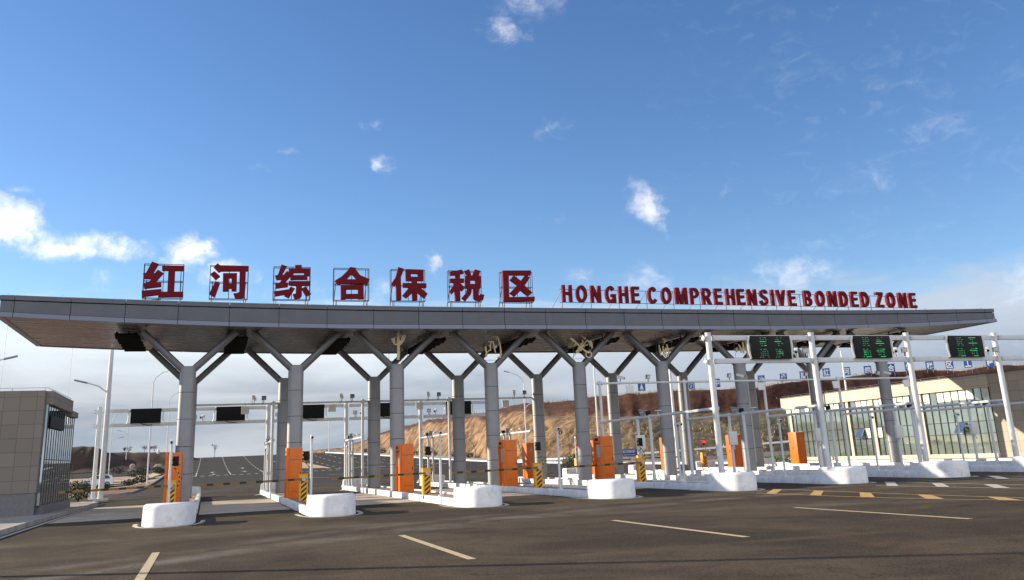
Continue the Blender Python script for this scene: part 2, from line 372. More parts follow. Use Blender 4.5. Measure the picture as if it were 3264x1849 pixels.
def eval_mesh(cu):
    ob = bpy.data.objects.new('tmp_outline', cu); col.objects.link(ob)
    dg = bpy.context.evaluated_depsgraph_get(); dg.update()
    me = bpy.data.meshes.new_from_object(ob.evaluated_get(dg))
    vs = [v.co.copy() for v in me.vertices]; fs = [tuple(p.vertices) for p in me.polygons]
    bpy.data.objects.remove(ob); bpy.data.curves.remove(cu); bpy.data.meshes.remove(me); return vs, fs
def text_geo(s, extrude=.02, offset=0.):
    cu = bpy.data.curves.new('text', 'FONT'); cu.body = s; cu.size = 1; cu.extrude = extrude; cu.offset = offset; cu.resolution_u = 3
    return eval_mesh(cu)
def poly_geo(loops, depth):
    cu = bpy.data.curves.new('outline', 'CURVE'); cu.dimensions = '2D'; cu.fill_mode = 'BOTH'; cu.extrude = depth/2
    for lp in loops:
        sp = cu.splines.new('POLY'); sp.points.add(len(lp)-1); sp.use_cyclic_u = True
        for p, q in zip(sp.points, lp): p.co = (q[0], q[1], 0, 1)
    return eval_mesh(cu)
def fit(vs, w, h, depth=None):     # scale an outline in the XY plane to w x h with its lower left at the origin
    xs = [v.x for v in vs]; ys = [v.y for v in vs]; zs = [v.z for v in vs]
    kx = w/(max(xs)-min(xs)); ky = h/(max(ys)-min(ys)); kz = depth/max(1e-6, max(zs)-min(zs)) if depth else 1
    return [Vector(((v.x-min(xs))*kx, (v.y-min(ys))*ky, (v.z-min(zs))*kz)) for v in vs]
def stand(vs, o, back=0.):          # stand an XY outline upright in XZ facing -Y
    return [(o[0]+v.x, o[1]-v.z+back, o[2]+v.y) for v in vs]
def ribbon(pts, ws):                # closed outline of a brush stroke
    L = []; Rr = []
    for i, (x, y) in enumerate(pts):
        a = pts[max(i-1, 0)]; b = pts[min(i+1, len(pts)-1)]; d = Vector((b[0]-a[0], b[1]-a[1])); d.normalize()
        w = (ws if not isinstance(ws, (list, tuple)) else ws[i])/2; L.append((x-d.y*w, y+d.x*w)); Rr.append((x+d.y*w, y-d.x*w))
    return L+Rr[::-1]

# ------------------------------------------------------------------ terrain, roads
def sst(a, b, x):
    t = min(1, max(0, (x-a)/(b-a))); return t*t*(3-2*t)
def gz(x, y):
    p = .0002*(y-15)**2 if y > 15 else 0.
    if y > 156: p = .0002*141**2+.018*(y-156)-.0009*(y-156)**2
    l = 0. if y < 86 else .035*(y-86)
    if y > 150: l = 2.24
    if y > 156: l = min(l, 2.24-.0006*(y-156)**2)
    w = sst(-4.6, -9, x); z = p*(1-w)+l*w
    return max(z, -14.)
P = 5.024
xs = [-1500, -500, -200, -100]+[-70+5*i for i in range(12)]+[-12+2*i for i in range(10)]+[10+6*i for i in range(20)]+[160, 220, 400, 900, 2500]
ys = [-300, -150, -80, -50, -30, -10, 8, 15]+[20+5*i for i in range(38)]+[230, 260, 320, 450, 800, 1500, 3500]
mb = MB(); nx = len(xs)
mb.add([(x, y, gz(x, y)-.06) for y in ys for x in xs], [(j*nx+i, j*nx+i+1, (j+1)*nx+i+1, (j+1)*nx+i) for j in range(len(ys)-1) for i in range(nx-1)])
structure(mb, 'ground', 'ground')

RK = [(-200, 47), (-20, 47), (26, 47), (34, 46), (46, 45), (60, 43.2), (80, 40), (102, 37.6), (124, 34.4), (140, 30.2), (156, 25), (165, 22)]
def rx(y):
    for (a, xa), (b, xb) in zip(RK, RK[1:]):
        if a <= y <= b: return xa+(xb-xa)*(y-a)/(b-a)
    return 22
mb = MB(); yy = [-200, -100, -60, -40, -30, -20]+[-10+4*i for i in range(44)]; cols_ = 16
for y in yy:
    xl = -4.55 if y > -26 else -90; xr = rx(y) if y > -4 else 140
    if y == -30: xl = -90
    for i in range(cols_+1):
        x = xl+(xr-xl)*i/cols_; mb.v.append((x, y, gz(max(x, -4.4), y)+.004))
for j in range(len(yy)-1):
    for i in range(cols_):
        a = j*(cols_+1)+i; mb.f.append([a, a+1, a+cols_+2, a+cols_+1]); mb.mi.append(0)
structure(mb, 'asphalt_road', 'asphalt')

# pavement by the left building, kerbs, side road
def rowkerb(name, pts, w=.18, h=.17, m_='concrete', seg=1.):
    mb = MB()
    for (x0, y0), (x1, y1) in zip(pts, pts[1:]):
        n = max(1, int(math.hypot(x1-x0, y1-y0)/seg)); d = Vector((x1-x0, y1-y0)); d.normalize(); nn = Vector((-d.y, d.x))*w/2
        for i in range(n):
            a = Vector((x0+(x1-x0)*i/n, y0+(y1-y0)*i/n))+d*.006; b = Vector((x0+(x1-x0)*(i+1)/n, y0+(y1-y0)*(i+1)/n))-d*.006
            za = gz(max(a.x, -4.3) if a.x > -4.9 else a.x, a.y); zb = gz(max(b.x, -4.3) if b.x > -4.9 else b.x, b.y)
            q = [(a.x+nn.x, a.y+nn.y), (a.x-nn.x, a.y-nn.y), (b.x-nn.x, b.y-nn.y), (b.x+nn.x, b.y+nn.y)]; zz = [za, za, zb, zb]
            mb.hexa([(x, y, z-.1) for (x, y), z in zip(q, zz)]+[(x, y, z+h) for (x, y), z in zip(q, zz)])
    return structure(mb, name, m_, bev=.02)
PK = [(-4.6, -60), (-4.6, -10), (-4.55, 6), (-4.5, 9.5), (-4.75, 10.8), (-5.5, 11.6), (-7, 12), (-30, 12.2)]
mb = MB(); mb.prism([(-30, -60)]+[(x-.09, y) for x, y in PK], -.05, .15); structure(mb, 'pavement', 'pavement', smooth=False)
rowkerb('pavement_kerb', PK)
mb = MB(); mb.box(-4.42, -4.28, -40, 10.5, 0, .009); structure(mb, 'edge_line', 'line_white', smooth=False)
def sheet(name, m_, pts, dz=.02, n=12, up_=None):
    """ruled sheet between a left and a right edge line, lying on the terrain"""
    mb = MB(); k = len(pts)
    for (x0, y0, x1, y1) in pts:
        for i in range(n+1):
            x = x0+(x1-x0)*i/n; y = y0+(y1-y0)*i/n; mb.v.append((x, y, gz(x, y)+dz))
    for j in range(k-1):
        for i in range(n):
            a = j*(n+1)+i; mb.f.append([a, a+1, a+n+2, a+n+1]); mb.mi.append(0)
    return structure(mb, name, m_)
sheet('side_road', 'asphalt', [(-60, 13.5, -4.5, 13), (-60, 20, -4.4, 20), (-60, 27, -4.3, 29)], .01)
rowkerb('verge_kerb', [(-40, 27.4), (-7.5, 28), (-5.2, 29.6), (-4.5, 33), (-4.3, 45), (-4.3, 70), (-4.3, 110), (-4.2, 154)], .16, .14, 'concrete', 1.5)
sheet('verge_soil', 'soil_red', [(-34, 29, -4.6, 33), (-34, 40, -4.5, 48), (-30, 52, -4.5, 62)], .03)
sheet('back_road', 'asphalt', [(-50, 78, -5.2, 82), (-50, 84, -5.2, 88)], .03, 20)
sheet('pale_path', 'sand', [(-60, 88.5, -5, 92), (-60, 97, -5, 101), (-60, 112, -5, 116)], .05, 20)
sheet('upper_road', 'asphalt', [(-40, 112, -5, 118), (-40, 136, -5, 141)], .07, 20)
sheet('soil_strip', 'soil_red', [(-22, 96, -8, 94.5), (-22, 98.5, -9.5, 97.2)], .10, 12)
rk = [(rx(y)+.1, y) for y in (26, 34, 46, 60, 80, 102, 124, 140, 156)]
rowkerb('road_kerb', [(47.1, -4), (47.1, 14), (47.1, 25)]+rk, .25, .18, 'white_paint', 2.)
sheet('right_walk', 'pavement', [(x+.25, y, x+3.4, y+.6) for x, y in [(47.1, -60), (47.1, -4), (47.1, 14)]+rk], .16, 3)

# concrete pads in the lanes
for k in range(-1, 9):
    x0 = k*P+.85 if k >= 0 else -4.2; x1 = (k+1)*P-.85
    mb = MB()
    for a, b in ((-8.9, -4.3), (-4.27, .36), (.39, 5.1)): mb.box(x0, x1, a, b, -.05, .012)
    structure(mb, 'lane_slab', 'slab', smooth=False)

# painted markings
def mark(name, polys, m_, dz=.010):
    mb = MB()
    for q in polys: mb.add([(x, y, gz(x, y)+dz) for x, y in q], [tuple(range(len(q)))])
    return structure(mb, name, m_, smooth=False)
for x in (.15, 5.24, 10.4, 15.52): mark('lane_dash', [[(x-.075, -30.75), (x+.075, -30.75), (x+.075, -24.9), (x-.075, -24.9)]], 'line_cream')
def nose(k, m_):
    c = k*P; L = [(c-1.02, -17.6), (c-.92, -20.2), (c-.85, -22.5), (c-.5, -25.2), (c+.25, -28.2)]; Rr = [(c+.98, -15.6), (c+.92, -18.), (c+.8, -20.8), (c+.75, -23.), (c+.82, -25.2), (c+.95, -28.2)]
    qs = []
    for pl in (L, Rr):
        for (a, b), (c_, d) in zip(pl, pl[1:]): qs.append([(a-.05, b), (c_-.05, d), (c_+.05, d), (a+.05, b)])
    def at(pl, y):
        for (a, b), (c_, d) in zip(pl, pl[1:]):
            if d <= y <= b: return a+(c_-a)*(y-b)/(d-b)
        return pl[0][0] if y > pl[0][1] else pl[-1][0]
    for yl in (-18.1, -20.4, -22.7, -25.0, -27.0):
        yr = yl+2.35*(at(Rr, yl)-at(L, yl))/1.95; w = .55
        qs.append([(at(L, yl)+.06, yl), (at(L, yl-w)+.06, yl-w), (at(Rr, yr-w)-.06, yr-w), (at(Rr, yr)-.06, yr)])
    mark('nose_marking', qs, m_)
nose(4, 'line_yellow')
for k in (5, 6, 7): nose(k, 'line_white')
qs = []
for i in range(23): x = -3.4+i*.93; qs.append([(x, 77), (x+.5, 77), (x+.5, 77.9), (x, 77.9)])
for xl in (-.3, 3.9, 8.1, 12.3):
    qs.append([(xl, 78.5), (xl+.16, 78.5), (xl+.16, 92), (xl, 92)])
    for i in range(9): y = 95+7*i; qs.append([(xl, y), (xl+.16, y), (xl+.16, y+3.2), (xl, y+3.2)])
for xl in (18.6, 21.4, 24.2, 27., 29.8, 32.6):
    for i in range(11):
        y = 84+7.*i
        if xl < rx(y+3)-1: qs.append([(xl, y), (xl+.16, y), (xl+.16, y+3.), (xl, y+3.)])
for i in range(14): x = 16.4+i*1.25; qs.append([(x, 82.4), (x+.75, 82.4), (x+.75, 83.2), (x, 83.2)])
for i in range(6): x = 22+i*3.; qs.append([(x, 72-i*.6), (x+1.6, 71.7-i*.6), (x+1.6, 72-i*.6), (x, 72.3-i*.6)])
for (x, y) in ((1.8, 88), (6.0, 86), (1.9, 80), (6.2, 100)):
    qs += [[(x-.09, y), (x+.09, y), (x+.09, y+2.6), (x-.09, y+2.6)], [(x-.5, y+2.6), (x+.5, y+2.6), (x, y+4.2)]]
for (x, y) in ((7.0, 44), (8.4, 40), (-.9, 42), (-.8, 47)): qs.append([(x, y), (x+.3, y), (x+.3, y+1.5), (x, y+1.5)])
qs.append([(9.2, 56), (9.4, 56), (13., 50), (12.8, 50)]); qs.append([(14., 62), (14.3, 62), (16.5, 58), (16.2, 58)])
mark('road_marking', qs, 'line_white', .05)
mark('median_strip', [[(13.6, 89), (17.3, 84.6), (17.5, 88), (16.6, 110), (15.2, 140), (14.6, 140), (14.3, 110)]], 'sand', .09)

# ------------------------------------------------------------------ hills
TOE = [(18.5, 188.5), (25.2, 180.9), (30.8, 167.1), (36.4, 140.8), (39.9, 114.7), (43.2, 93.4), (46.6, 80.7), (50, 70.6), (53.8, 64.3), (57.2, 61.6), (60.3, 58.8), (65.4, 55.8), (69, 54.5), (75.9, 53.2), (84.2, 50.4), (89.9, 47.9), (98.9, 42.9), (110.2, 33.7), (121.9, 21)]
CRE = [(18.8, 193.5, 4.41), (26.1, 188.8, 4.73), (32.5, 180, 5.49), (39.4, 156.6, 8.46), (43.5, 133.2, 9.21), (46.9, 111.6, 9.25), (51.6, 99.6, 9.84), (57.8, 90.9, 10.01), (63, 84.2, 10.1), (66.8, 81.1, 9.84), (70.5, 78, 9.72), (76.6, 74.4, 9.92), (81, 72.7, 10.03), (88.9, 70.8, 10.57), (97.7, 66.3, 11.15), (104.1, 63.2, 10.99), (113.6, 56.4, 11.11), (126.3, 45.5, 10.48), (139.3, 30.6, 9.52)]
def cr(pl, t):
    i = min(int(t), len(pl)-2); f = t-i
    return [a+(b-a)*f for a, b in zip(pl[i], pl[i+1])]
NS, NT = 420, 40; mb = MB(); lay = []; alo = []; crest_pts = []
for i in range(NS+1):
    t = i/NS*(len(TOE)-1); tx, ty = cr(TOE, t); cx, cy, cz = cr(CRE, t); z0 = gz(tx, ty)-.2
    cz += .5*(noise.noise((cx*.12, cy*.12, 0)))+.25*noise.noise((cx*.5, cy*.5, 3))
    crest_pts.append((cx, cy, cz))
    for j in range(NT+1):
        v = j/NT
        if v <= .8:
            u = v/.8; prof = .55*u+.45*sst(0, 1, u); hx = u**1.15*.94
            q1 = .62*u/.70 if u < .7 else (.62+.03*(u-.7)/.08 if u < .78 else .65+.35*(u-.78)/.22); h1 = .66*u/.70 if u < .7 else (.66+.20*(u-.7)/.08 if u < .78 else .86+.08*(u-.78)/.22)
            bl = sst(.30, .46, i/NS+.05*noise.noise((i*.05, 0, 0))); prof += (q1-prof)*bl; hx += (h1-hx)*bl
            bx = tx+(cx-tx)*hx; by = ty+(cy-ty)*hx; bz = z0+(cz-z0)*prof
            d = .9*noise.fractal((bx*.16, by*.16, bz*.10), .8, 2.2, 4)*math.sin(math.pi*min(1, u*1.02))
            g2 = (1.1*(.35-abs(noise.noise((bx*.42, by*.42, bz*.05))))+.35*noise.noise((bx*1.3, by*1.3, bz*.25)))*math.sin(math.pi*min(1, u*1.02))
            n2 = Vector((tx-cx, ty-cy)).normalized(); bx += n2.x*(d+g2); by += n2.y*(d+g2); bz += .25*d; lv = u*.94
        else:
            u = (v-.8)/.2; bx = tx+(cx-tx)*(.94+.06*min(1, u*3)+max(0, u-.33)*2.6); by = ty+(cy-ty)*(.94+.06*min(1, u*3)+max(0, u-.33)*2.6)
            bz = cz-max(0, u-.33)*2.2+.12*noise.noise((bx, by, 0)); lv = min(1.05, .97+.1*u)
        mb.v.append((bx, by, bz)); lay.append(lv); alo.append(i/NS)
for i in range(NS):
    for j in range(NT):
        a = i*(NT+1)+j; mb.f.append([a, a+NT+1, a+NT+2, a+1]); mb.mi.append(0)
hill = structure(mb, 'hill', 'hill', ang=80)
for nm, dat in (('layer', lay), ('along', alo)):
    at_ = hill.data.attributes.new(nm, 'FLOAT', 'POINT'); at_.data.foreach_set('value', dat)
# dry grass on the rim and the slope
mb = MB(); rg = random.Random(3)
def blade(mb, x, y, z, h, w=.05):
    a = rg.random()*6.28; l = h*.5; dx_, dy_ = math.cos(a), math.sin(a)
    mb.add([(x-dy_*w, y+dx_*w, z), (x+dy_*w, y-dx_*w, z), (x+dx_*l*rg.random(), y+dy_*l*rg.random(), z+h)], [(0, 1, 2)])
for i in range(64, NS-16):
    for q in range(16 if i > 145 else 4):
        cx, cy, cz = crest_pts[i]; cx += rg.uniform(-.6, 1.4); cy += rg.uniform(-.6, 1.4)
        if noise.noise((cx*.25, cy*.25, 9)) > -.15: blade(mb, cx, cy, cz-.15, rg.uniform(.25, .75), .06)
HV = mb_v = hill.data.vertices
for i in range(130, NS-48):
    for q in range(11):
        j = rg.randint(1, 19); vv = HV[i*(NT+1)+j].co
        if noise.noise((vv.x*.2, vv.y*.2, vv.z*.3)) > .0: blade(mb, vv.x+rg.uniform(-.5, .5), vv.y+rg.uniform(-.5, .5), vv.z-.1, rg.uniform(.25, .6), .09)
tag(mb.build('dry_grass', 'dry_grass', smooth=False), 'tufts of dry straw coloured grass along the hill rim', 'grass', kind='stuff')
# dark mound on the left
ML = [(-60, 150, 6.2), (-42, 150.5, 6.4), (-31, 151.6, 6.31), (-25.7, 152.4, 6.59), (-23.4, 152.7, 6.92), (-20.2, 153, 6.87), (-18.5, 153.2, 6.09), (-17.3, 153.3, 5.63), (-11.6, 153.8, 5.35), (-6.9, 154, 5.35), (-3.2, 154.2, 4.7), (-1.0, 154.6, 4.0)]
mb = MB(); N1, N2 = 90, 10
for i in range(N1+1):
    cx, cy, cz = cr(ML, i/N1*(len(ML)-1)); cz += .22*noise.noise((cx*.6, 0, 0))
    for j in range(N2+1):
        u = j/N2; y = cy-15*(1-u) if u < .9 else cy-15*.1+(u-.9)*60; x = cx; zz = (2.0+(cz-2.0)*sst(0, .85, u)) if u < .9 else cz-.3*(u-.9)*10
        zz += .35*noise.fractal((x*.3, y*.3, 2), .8, 2.2, 3)*math.sin(math.pi*min(1, u)); mb.v.append((x, y, max(zz, gz(x, y)-.4 if u < .9 else -9)))
for i in range(N1):
    for j in range(N2): a = i*(N2+1)+j; mb.f.append([a, a+N2+1, a+N2+2, a+1]); mb.mi.append(0)
structure(mb, 'mound', 'mound', ang=80)
# low wall and rail path along the foot of the hill
mb = MB(); pl = [(40.5, 72, 1.0), (46, 63.4, 1.0), (54.7, 57.8, 1.3), (62.2, 53.6, 1.6), (72, 51.2, 2.0), (84, 47.5, 2.4), (100, 39, 2.6)]
for a, b in zip(pl, pl[1:]): mb.beam(a, b, .5, .22)
structure(mb, 'slope_kerb', 'white_paint')
mb = MB(); pl = [(42, 60, 0), (54, 52, 0), (70, 46, 0), (92, 38, 0)]
for (a, b, _), (c_, d, _) in zip(pl, pl[1:]): mb.hexa([(a, b, -.1), (c_, d, -.1), (c_+.4, d+.4, -.1), (a+.4, b+.4, -.1), (a, b, gz(a, b)+.55), (c_, d, gz(c_, d)+.55), (c_+.4, d+.4, gz(c_, d)+.55), (a+.4, b+.4, gz(a, b)+.55)])
structure(mb, 'retaining_wall', 'concrete', smooth=False)

# ------------------------------------------------------------------ canopy
D = 6.88; YF, YB = -1.8, 8.68; XL, XR = -7.9, 47.9; HT = 6.372; HB = .2
def sz(x): return 7.95+.0016*max(0, abs(x-20)-10)**2      # soffit
def zt(x): return 9.03+.00073*max(0, abs(x-22)-8)**2     # top of the coping
canopy = thing('toll_canopy', 'long grey metal toll gate canopy on two rows of Y shaped columns', 'canopy', (20, 3.4, 0))
def kid(mb, name, m_, parent, **kw):    # child built in world coordinates
    o = mb.build(name, m_, **kw); o.parent = parent; o.matrix_parent_inverse = Matrix.Translation(-Vector(parent.location)); return o
jx = [XL, -7.34+2.27*0]+[-7.34+2.27*i for i in range(1, 25)]; jx = sorted(set(x for x in jx if x < XR-.6))+[XR]
mb = MB()
for a, b in zip(jx, jx[1:]):
    mb.quad((a, YF, sz(a)), (a, YB, sz(a)), (b, YB, sz(b)), (b, YF, sz(b)))
kid(mb, 'soffit', 'soffit', canopy, ang=60)
mb = MB()
for a, b in zip(jx, jx[1:]):
    mb.hexa([(a, YF+.12, sz(a)+.05), (b, YF+.12, sz(b)+.05), (b, YB-.12, sz(b)+.05), (a, YB-.12, sz(a)+.05), (a, YF+.12, zt(a)-.08), (b, YF+.12, zt(b)-.08), (b, YB-.12, zt(b)-.08), (a, YB-.12, zt(a)-.08)])
kid(mb, 'roof', 'seam', canopy, smooth=False)
fas = MB(); lip = MB(); cop = MB(); G = .012
for a, b in zip(jx, jx[1:]):
    a += G; b -= G
    for sgn, y in ((-1, YF), (1, YB)):
        def strip(mb_, z0, z1, o0, o1):
            ya, yb = sorted((y+sgn*o0, y+sgn*o1))
            mb_.hexa([(a, ya, z0(a)), (b, ya, z0(b)), (b, yb, z0(b)), (a, yb, z0(a)), (a, ya, z1(a)), (b, ya, z1(b)), (b, yb, z1(b)), (a, yb, z1(a))])
        strip(lip, lambda x: sz(x)-.03, lambda x: sz(x)+.165, -.14, .10); strip(fas, lambda x: sz(x)+.19, lambda x: zt(x)-.25, -.10, .02); strip(cop, lambda x: zt(x)-.205, zt, -.12, .06)
ny = 5
for i in range(ny):
    ya = YF+(YB-YF)*i/ny+G; yb = YF+(YB-YF)*(i+1)/ny-G
    for sgn, x in ((-1, XL), (1, XR)):
        for mb_, z0, z1, o0, o1 in ((lip, sz(x)-.03, sz(x)+.165, -.14, .14), (fas, sz(x)+.19, zt(x)-.25, -.3, -.06), (cop, zt(x)-.205, zt(x), -.3, .05)):
            xa, xb = sorted((x+sgn*o0, x+sgn*o1)); mb_.box(xa, xb, ya, yb, z0, z1)
kid(fas, 'fascia', 'alu_fascia', canopy); kid(lip, 'lower_trim', 'alu_trim', canopy); kid(cop, 'coping', 'alu_fascia', canopy)
mb = MB(); pts_ = []
for i in range(26):
    x = XL+.3+i*2.18; pts_ += [(x-.05, YF-.02, zt(x)+.01), (x, YF-.02, zt(x)+.09), (x+.05, YF-.02, zt(x)+.01)]
mb.tube(pts_, .011, 5)
kid(mb, 'lightning_strip', 'steel', canopy)
colm = None; br = None
for row, y in enumerate((0, D)):
    for k in range(9):
        if colm is None:
            ob = MB(); zs_ = [HB]+[HB+1.235*i for i in range(1, 5)]+[HT]
            for a, b in zip(zs_, zs_[1:]):
                sec = [(.10+.265*math.cos(R(t)), .28*math.sin(R(t))) for t in range(-90, 91, 9)]+[(-.10+.265*math.cos(R(t)), .28*math.sin(R(t))) for t in range(90, 271, 9)]
                ob.prism(sec, a+.012, b-.012)
            colm = ob.build('column', 'alu', canopy, ang=30)
            sb = MB(); sb.prism([(x*.96, y*.94) for x, y in sec], HB, HT-.02); sb.box(-.372, -.33, -.008, .008, HB+.01, HT-.02)
            sm = sb.build('joint', 'seam', colm)
            for s in (-1, 1):
                q = MB(); top = Vector((s*2.12, 0, 8.02)); base = Vector((s*.14, 0, HT-.25)); d = (top-base).normalized(); x = Vector((0, 1, 0)); y2 = d.cross(x)
                ring = []
                for t in range(20):
                    c_, s_ = math.cos(2*math.pi*t/20), math.sin(2*math.pi*t/20); ring.append((.17*math.copysign(abs(c_)**.55, c_), .165*math.copysign(abs(s_)**.55, s_)))
                vs = [base+x*u+y2*v for u, v in ring]+[top+x*u+y2*v for u, v in ring]
                q.add(vs, [(t, (t+1) % 20, 20+(t+1) % 20, 20+t) for t in range(20)]+[tuple(range(19, -1, -1)), tuple(range(20, 40))]); q.build('branch', 'alu_branch', colm, ang=50)
            c = colm
        else: c = copy_tree(colm, canopy)
        c.location = (k*P-20, y-3.4, 0)

# hanging dark panel lights
lamp = None
for k in range(-1, 9):
    x = 2.45+k*P
    lab = f'dark slatted panel light hung under the canopy '+('left of the first column' if k < 0 else f'right of the {ORD[k]} front column')
    if lamp is None:
        lamp = thing('ceiling_light', lab, 'light', group='dark slatted panel lights under the canopy')
        for i in range(6):
            q = MB(); q.obox((.02*(i%2), -2.5+i*1.0, .0), (1.06, .68, .05), Matrix.Rotation(R(-13), 3, 'X')); q.obox((0, -2.5+i*1.0, .06), (.95, .10, .09)); q.build('panel', 'lamp_dark', lamp, bev=.012)
        q = MB()
        for s in (-.42, .42): q.box(s-.03, s+.03, -2.95, 2.95, .09, .15)
        for s in (-1.6, 1.6):
            q.tube([(0, s, .12), (0, s, .36)], .035, 8)
            q.box(-.45, .45, s-.03, s+.03, .10, .14)
        q.build('hanger', 'lamp_dark', lamp); c = lamp
    else: c = again(lamp, lab, (0, 0, 0))
    c.location = (x-.28, 3.05, sz(x)-.32)

# ------------------------------------------------------------------ rooftop characters
CH = {
 '红': ((118, 85), (603, 92), (90, 500), [[[(213, 70), (295, 98), (228, 212), (245, 212), (285, 168), (352, 212), (258, 318), (325, 322), (325, 375), (118, 400), (110, 335), (175, 322), (205, 282), (110, 280), (105, 212), (140, 208)]],
        [[(88, 425), (325, 403), (325, 437), (592, 437), (590, 500), (285, 500), (285, 475), (90, 500)]], [[(335, 118), (600, 118), (597, 180), (495, 180), (480, 440), (396, 440), (412, 178), (335, 178)]]]),
 '河': ((935, 90), (1395, 102), (903, 495), [[[(1017, 78), (1060, 112), (1393, 112), (1390, 175), (1060, 175), (1030, 190), (970, 125)]], [[(1282, 170), (1355, 170), (1335, 460), (1322, 500), (1215, 510), (1195, 447), (1250, 440), (1268, 425)]],
        [[(975, 175), (1045, 237), (990, 282), (927, 210)]], [[(985, 295), (1040, 322), (972, 495), (905, 447)]],
        [[(1080, 200), (1250, 200), (1235, 418), (1175, 418), (1175, 385), (1140, 385), (1140, 418), (1068, 418)], [(1145, 260), (1180, 258), (1180, 330), (1142, 330)]]]),
 '综': ((1705, 112), (2147, 125), (1690, 512), [[[(1790, 98), (1858, 120), (1800, 225), (1815, 225), (1855, 178), (1900, 205), (1905, 240), (1835, 318), (1870, 320), (1865, 372), (1722, 390), (1712, 330), (1770, 318), (1790, 282), (1728, 285), (1712, 232), (1745, 225)]],
        [[(1695, 425), (1870, 403), (1868, 460), (1710, 485)]], [[(1955, 105), (2035, 105), (2035, 145), (2135, 147), (2130, 240), (2100, 240), (2098, 285), (1897, 285), (1897, 240), (1877, 238), (1880, 145), (1957, 145)], [(1935, 200), (2065, 200), (2062, 230), (1935, 230)]],
        [[(1877, 302), (2140, 305), (2138, 360), (2035, 360), (2030, 490), (2010, 515), (1942, 520), (1925, 462), (1960, 455), (1965, 360), (1877, 352)]], [[(1895, 372), (1950, 395), (1878, 510), (1820, 480)]], [[(2078, 370), (2145, 465), (2085, 497), (2030, 395)]]]),
 '合': ((62, 127), (462, 135), (55, 498), [[[(235, 125), (308, 135), (300, 150), (350, 220), (460, 268), (430, 335), (390, 318), (150, 318), (98, 335), (62, 285), (140, 235), (205, 170)], [(258, 207), (312, 268), (200, 268)]],
        [[(130, 333), (388, 333), (388, 498), (325, 498), (325, 492), (185, 492), (185, 498), (130, 498)], [(190, 385), (325, 385), (325, 437), (190, 437)]]]),
 '保': ((737, 145), (1117, 152), (733, 507), [[[(808, 128), (875, 150), (835, 245), (835, 507), (780, 507), (780, 320), (762, 355), (728, 320), (780, 240)]],
        [[(892, 152), (1090, 158), (1088, 288), (1018, 288), (1015, 315), (1120, 318), (1120, 368), (1052, 368), (1133, 440), (1095, 492), (1015, 420), (1015, 510), (960, 510), (960, 430), (895, 490), (850, 455), (925, 365), (858, 362), (858, 313), (960, 313), (958, 288), (892, 288)], [(948, 203), (1028, 205), (1026, 242), (948, 240)]]]),
 '税': ((1405, 153), (1770, 160), (1412, 510), [[[(1405, 175), (1540, 150), (1565, 195), (1520, 207), (1520, 255), (1565, 255), (1565, 302), (1522, 302), (1530, 316), (1575, 365), (1545, 400), (1520, 380), (1522, 515), (1468, 515), (1462, 395), (1430, 438), (1405, 400), (1450, 330), (1450, 302), (1408, 302), (1408, 255), (1470, 255), (1470, 215), (1412, 222)]],
        [[(1575, 165), (1622, 145), (1650, 225), (1660, 225), (1690, 147), (1750, 165), (1730, 225), (1755, 225), (1752, 368), (1735, 368), (1728, 440), (1740, 460), (1752, 435), (1792, 445), (1778, 505), (1745, 515), (1700, 508), (1672, 485), (1672, 372), (1655, 372), (1640, 440), (1580, 515), (1540, 480), (1590, 420), (1605, 370), (1580, 365), (1580, 225), (1605, 225)], [(1635, 275), (1695, 275), (1693, 318), (1635, 318)]]]),
 '区': ((2015, 160), (2362, 170), (2030, 515), [[[(2022, 155), (2337, 155), (2335, 212), (2088, 210), (2095, 467), (2378, 467), (2375, 520), (2037, 520)]],
        [[(2145, 215), (2225, 280), (2275, 210), (2325, 240), (2265, 335), (2352, 420), (2305, 460), (2225, 390), (2155, 462), (2105, 420), (2185, 330), (2105, 265)]]]),
}
YL = -1.55
for i, (ch, cx) in enumerate(zip('红河综合保税区', (-1.28, 1.66, 4.6, 7.5, 10.37, 13.38, 16.22))):
    tl, tr, bl, polys = CH[ch]; W, H = 1.74, 1.61; zb = 9.38
    t = thing('rooftop_character', f'dark red rooftop sign character {ch} on a thin steel frame', 'sign character', (cx, YL, zt(cx)), 'dark red characters standing on the canopy roof')
    ax = Vector((tr[0]-tl[0], tr[1]-tl[1])); ay = Vector((tl[0]-bl[0], tl[1]-bl[1])); det = ax.x*ay.y-ax.y*ay.x
    def uv(p):
        d = Vector((p[0]-bl[0], p[1]-bl[1])); return ((d.x*ay.y-d.y*ay.x)/det*W-W/2, (ax.x*d.y-ax.y*d.x)/det*H)
    mb = MB()
    for q, loops in enumerate(polys):
        vs, fs = poly_geo([[uv(p) for p in lp] for lp in loops], .20+.006*q); mb.add([(v.x, -.12+v.z, v.y+zb-t.location.z) for v in vs], fs)
    mb.build('character', 'letter_red', t, smooth=False)
    mb = MB(); z0 = zb-t.location.z; z1 = z0+H; r_ = .018
    for yb in (.04, .34):
        for x in (-W/2, 0 if yb < .2 else W/2-.12, W/2): mb.tube([(x, yb, z0 if x == 0 else z0-.0), (x, yb, z1)], r_, 5)
        for z in (z0, z0+H/2, z1): mb.tube([(-W/2, yb, z), (W/2, yb, z)], r_, 5)
    for x in (-W/2, W/2):
        for z in (z0, z1): mb.tube([(x, .04, z), (x, .34, z)], r_, 5)
    for x in (-W/2+.12, W/2-.1):
        mb.tube([(x, .04, 0), (x, .04, z0)], .028, 6); mb.tube([(x, .34, 0), (x, .34, z0)], .028, 6); mb.tube([(x-.05, 1.0, -.1), (x, .34, z0+H*.55)], .022, 6)
    mb.build('frame', 'frame_steel', t)

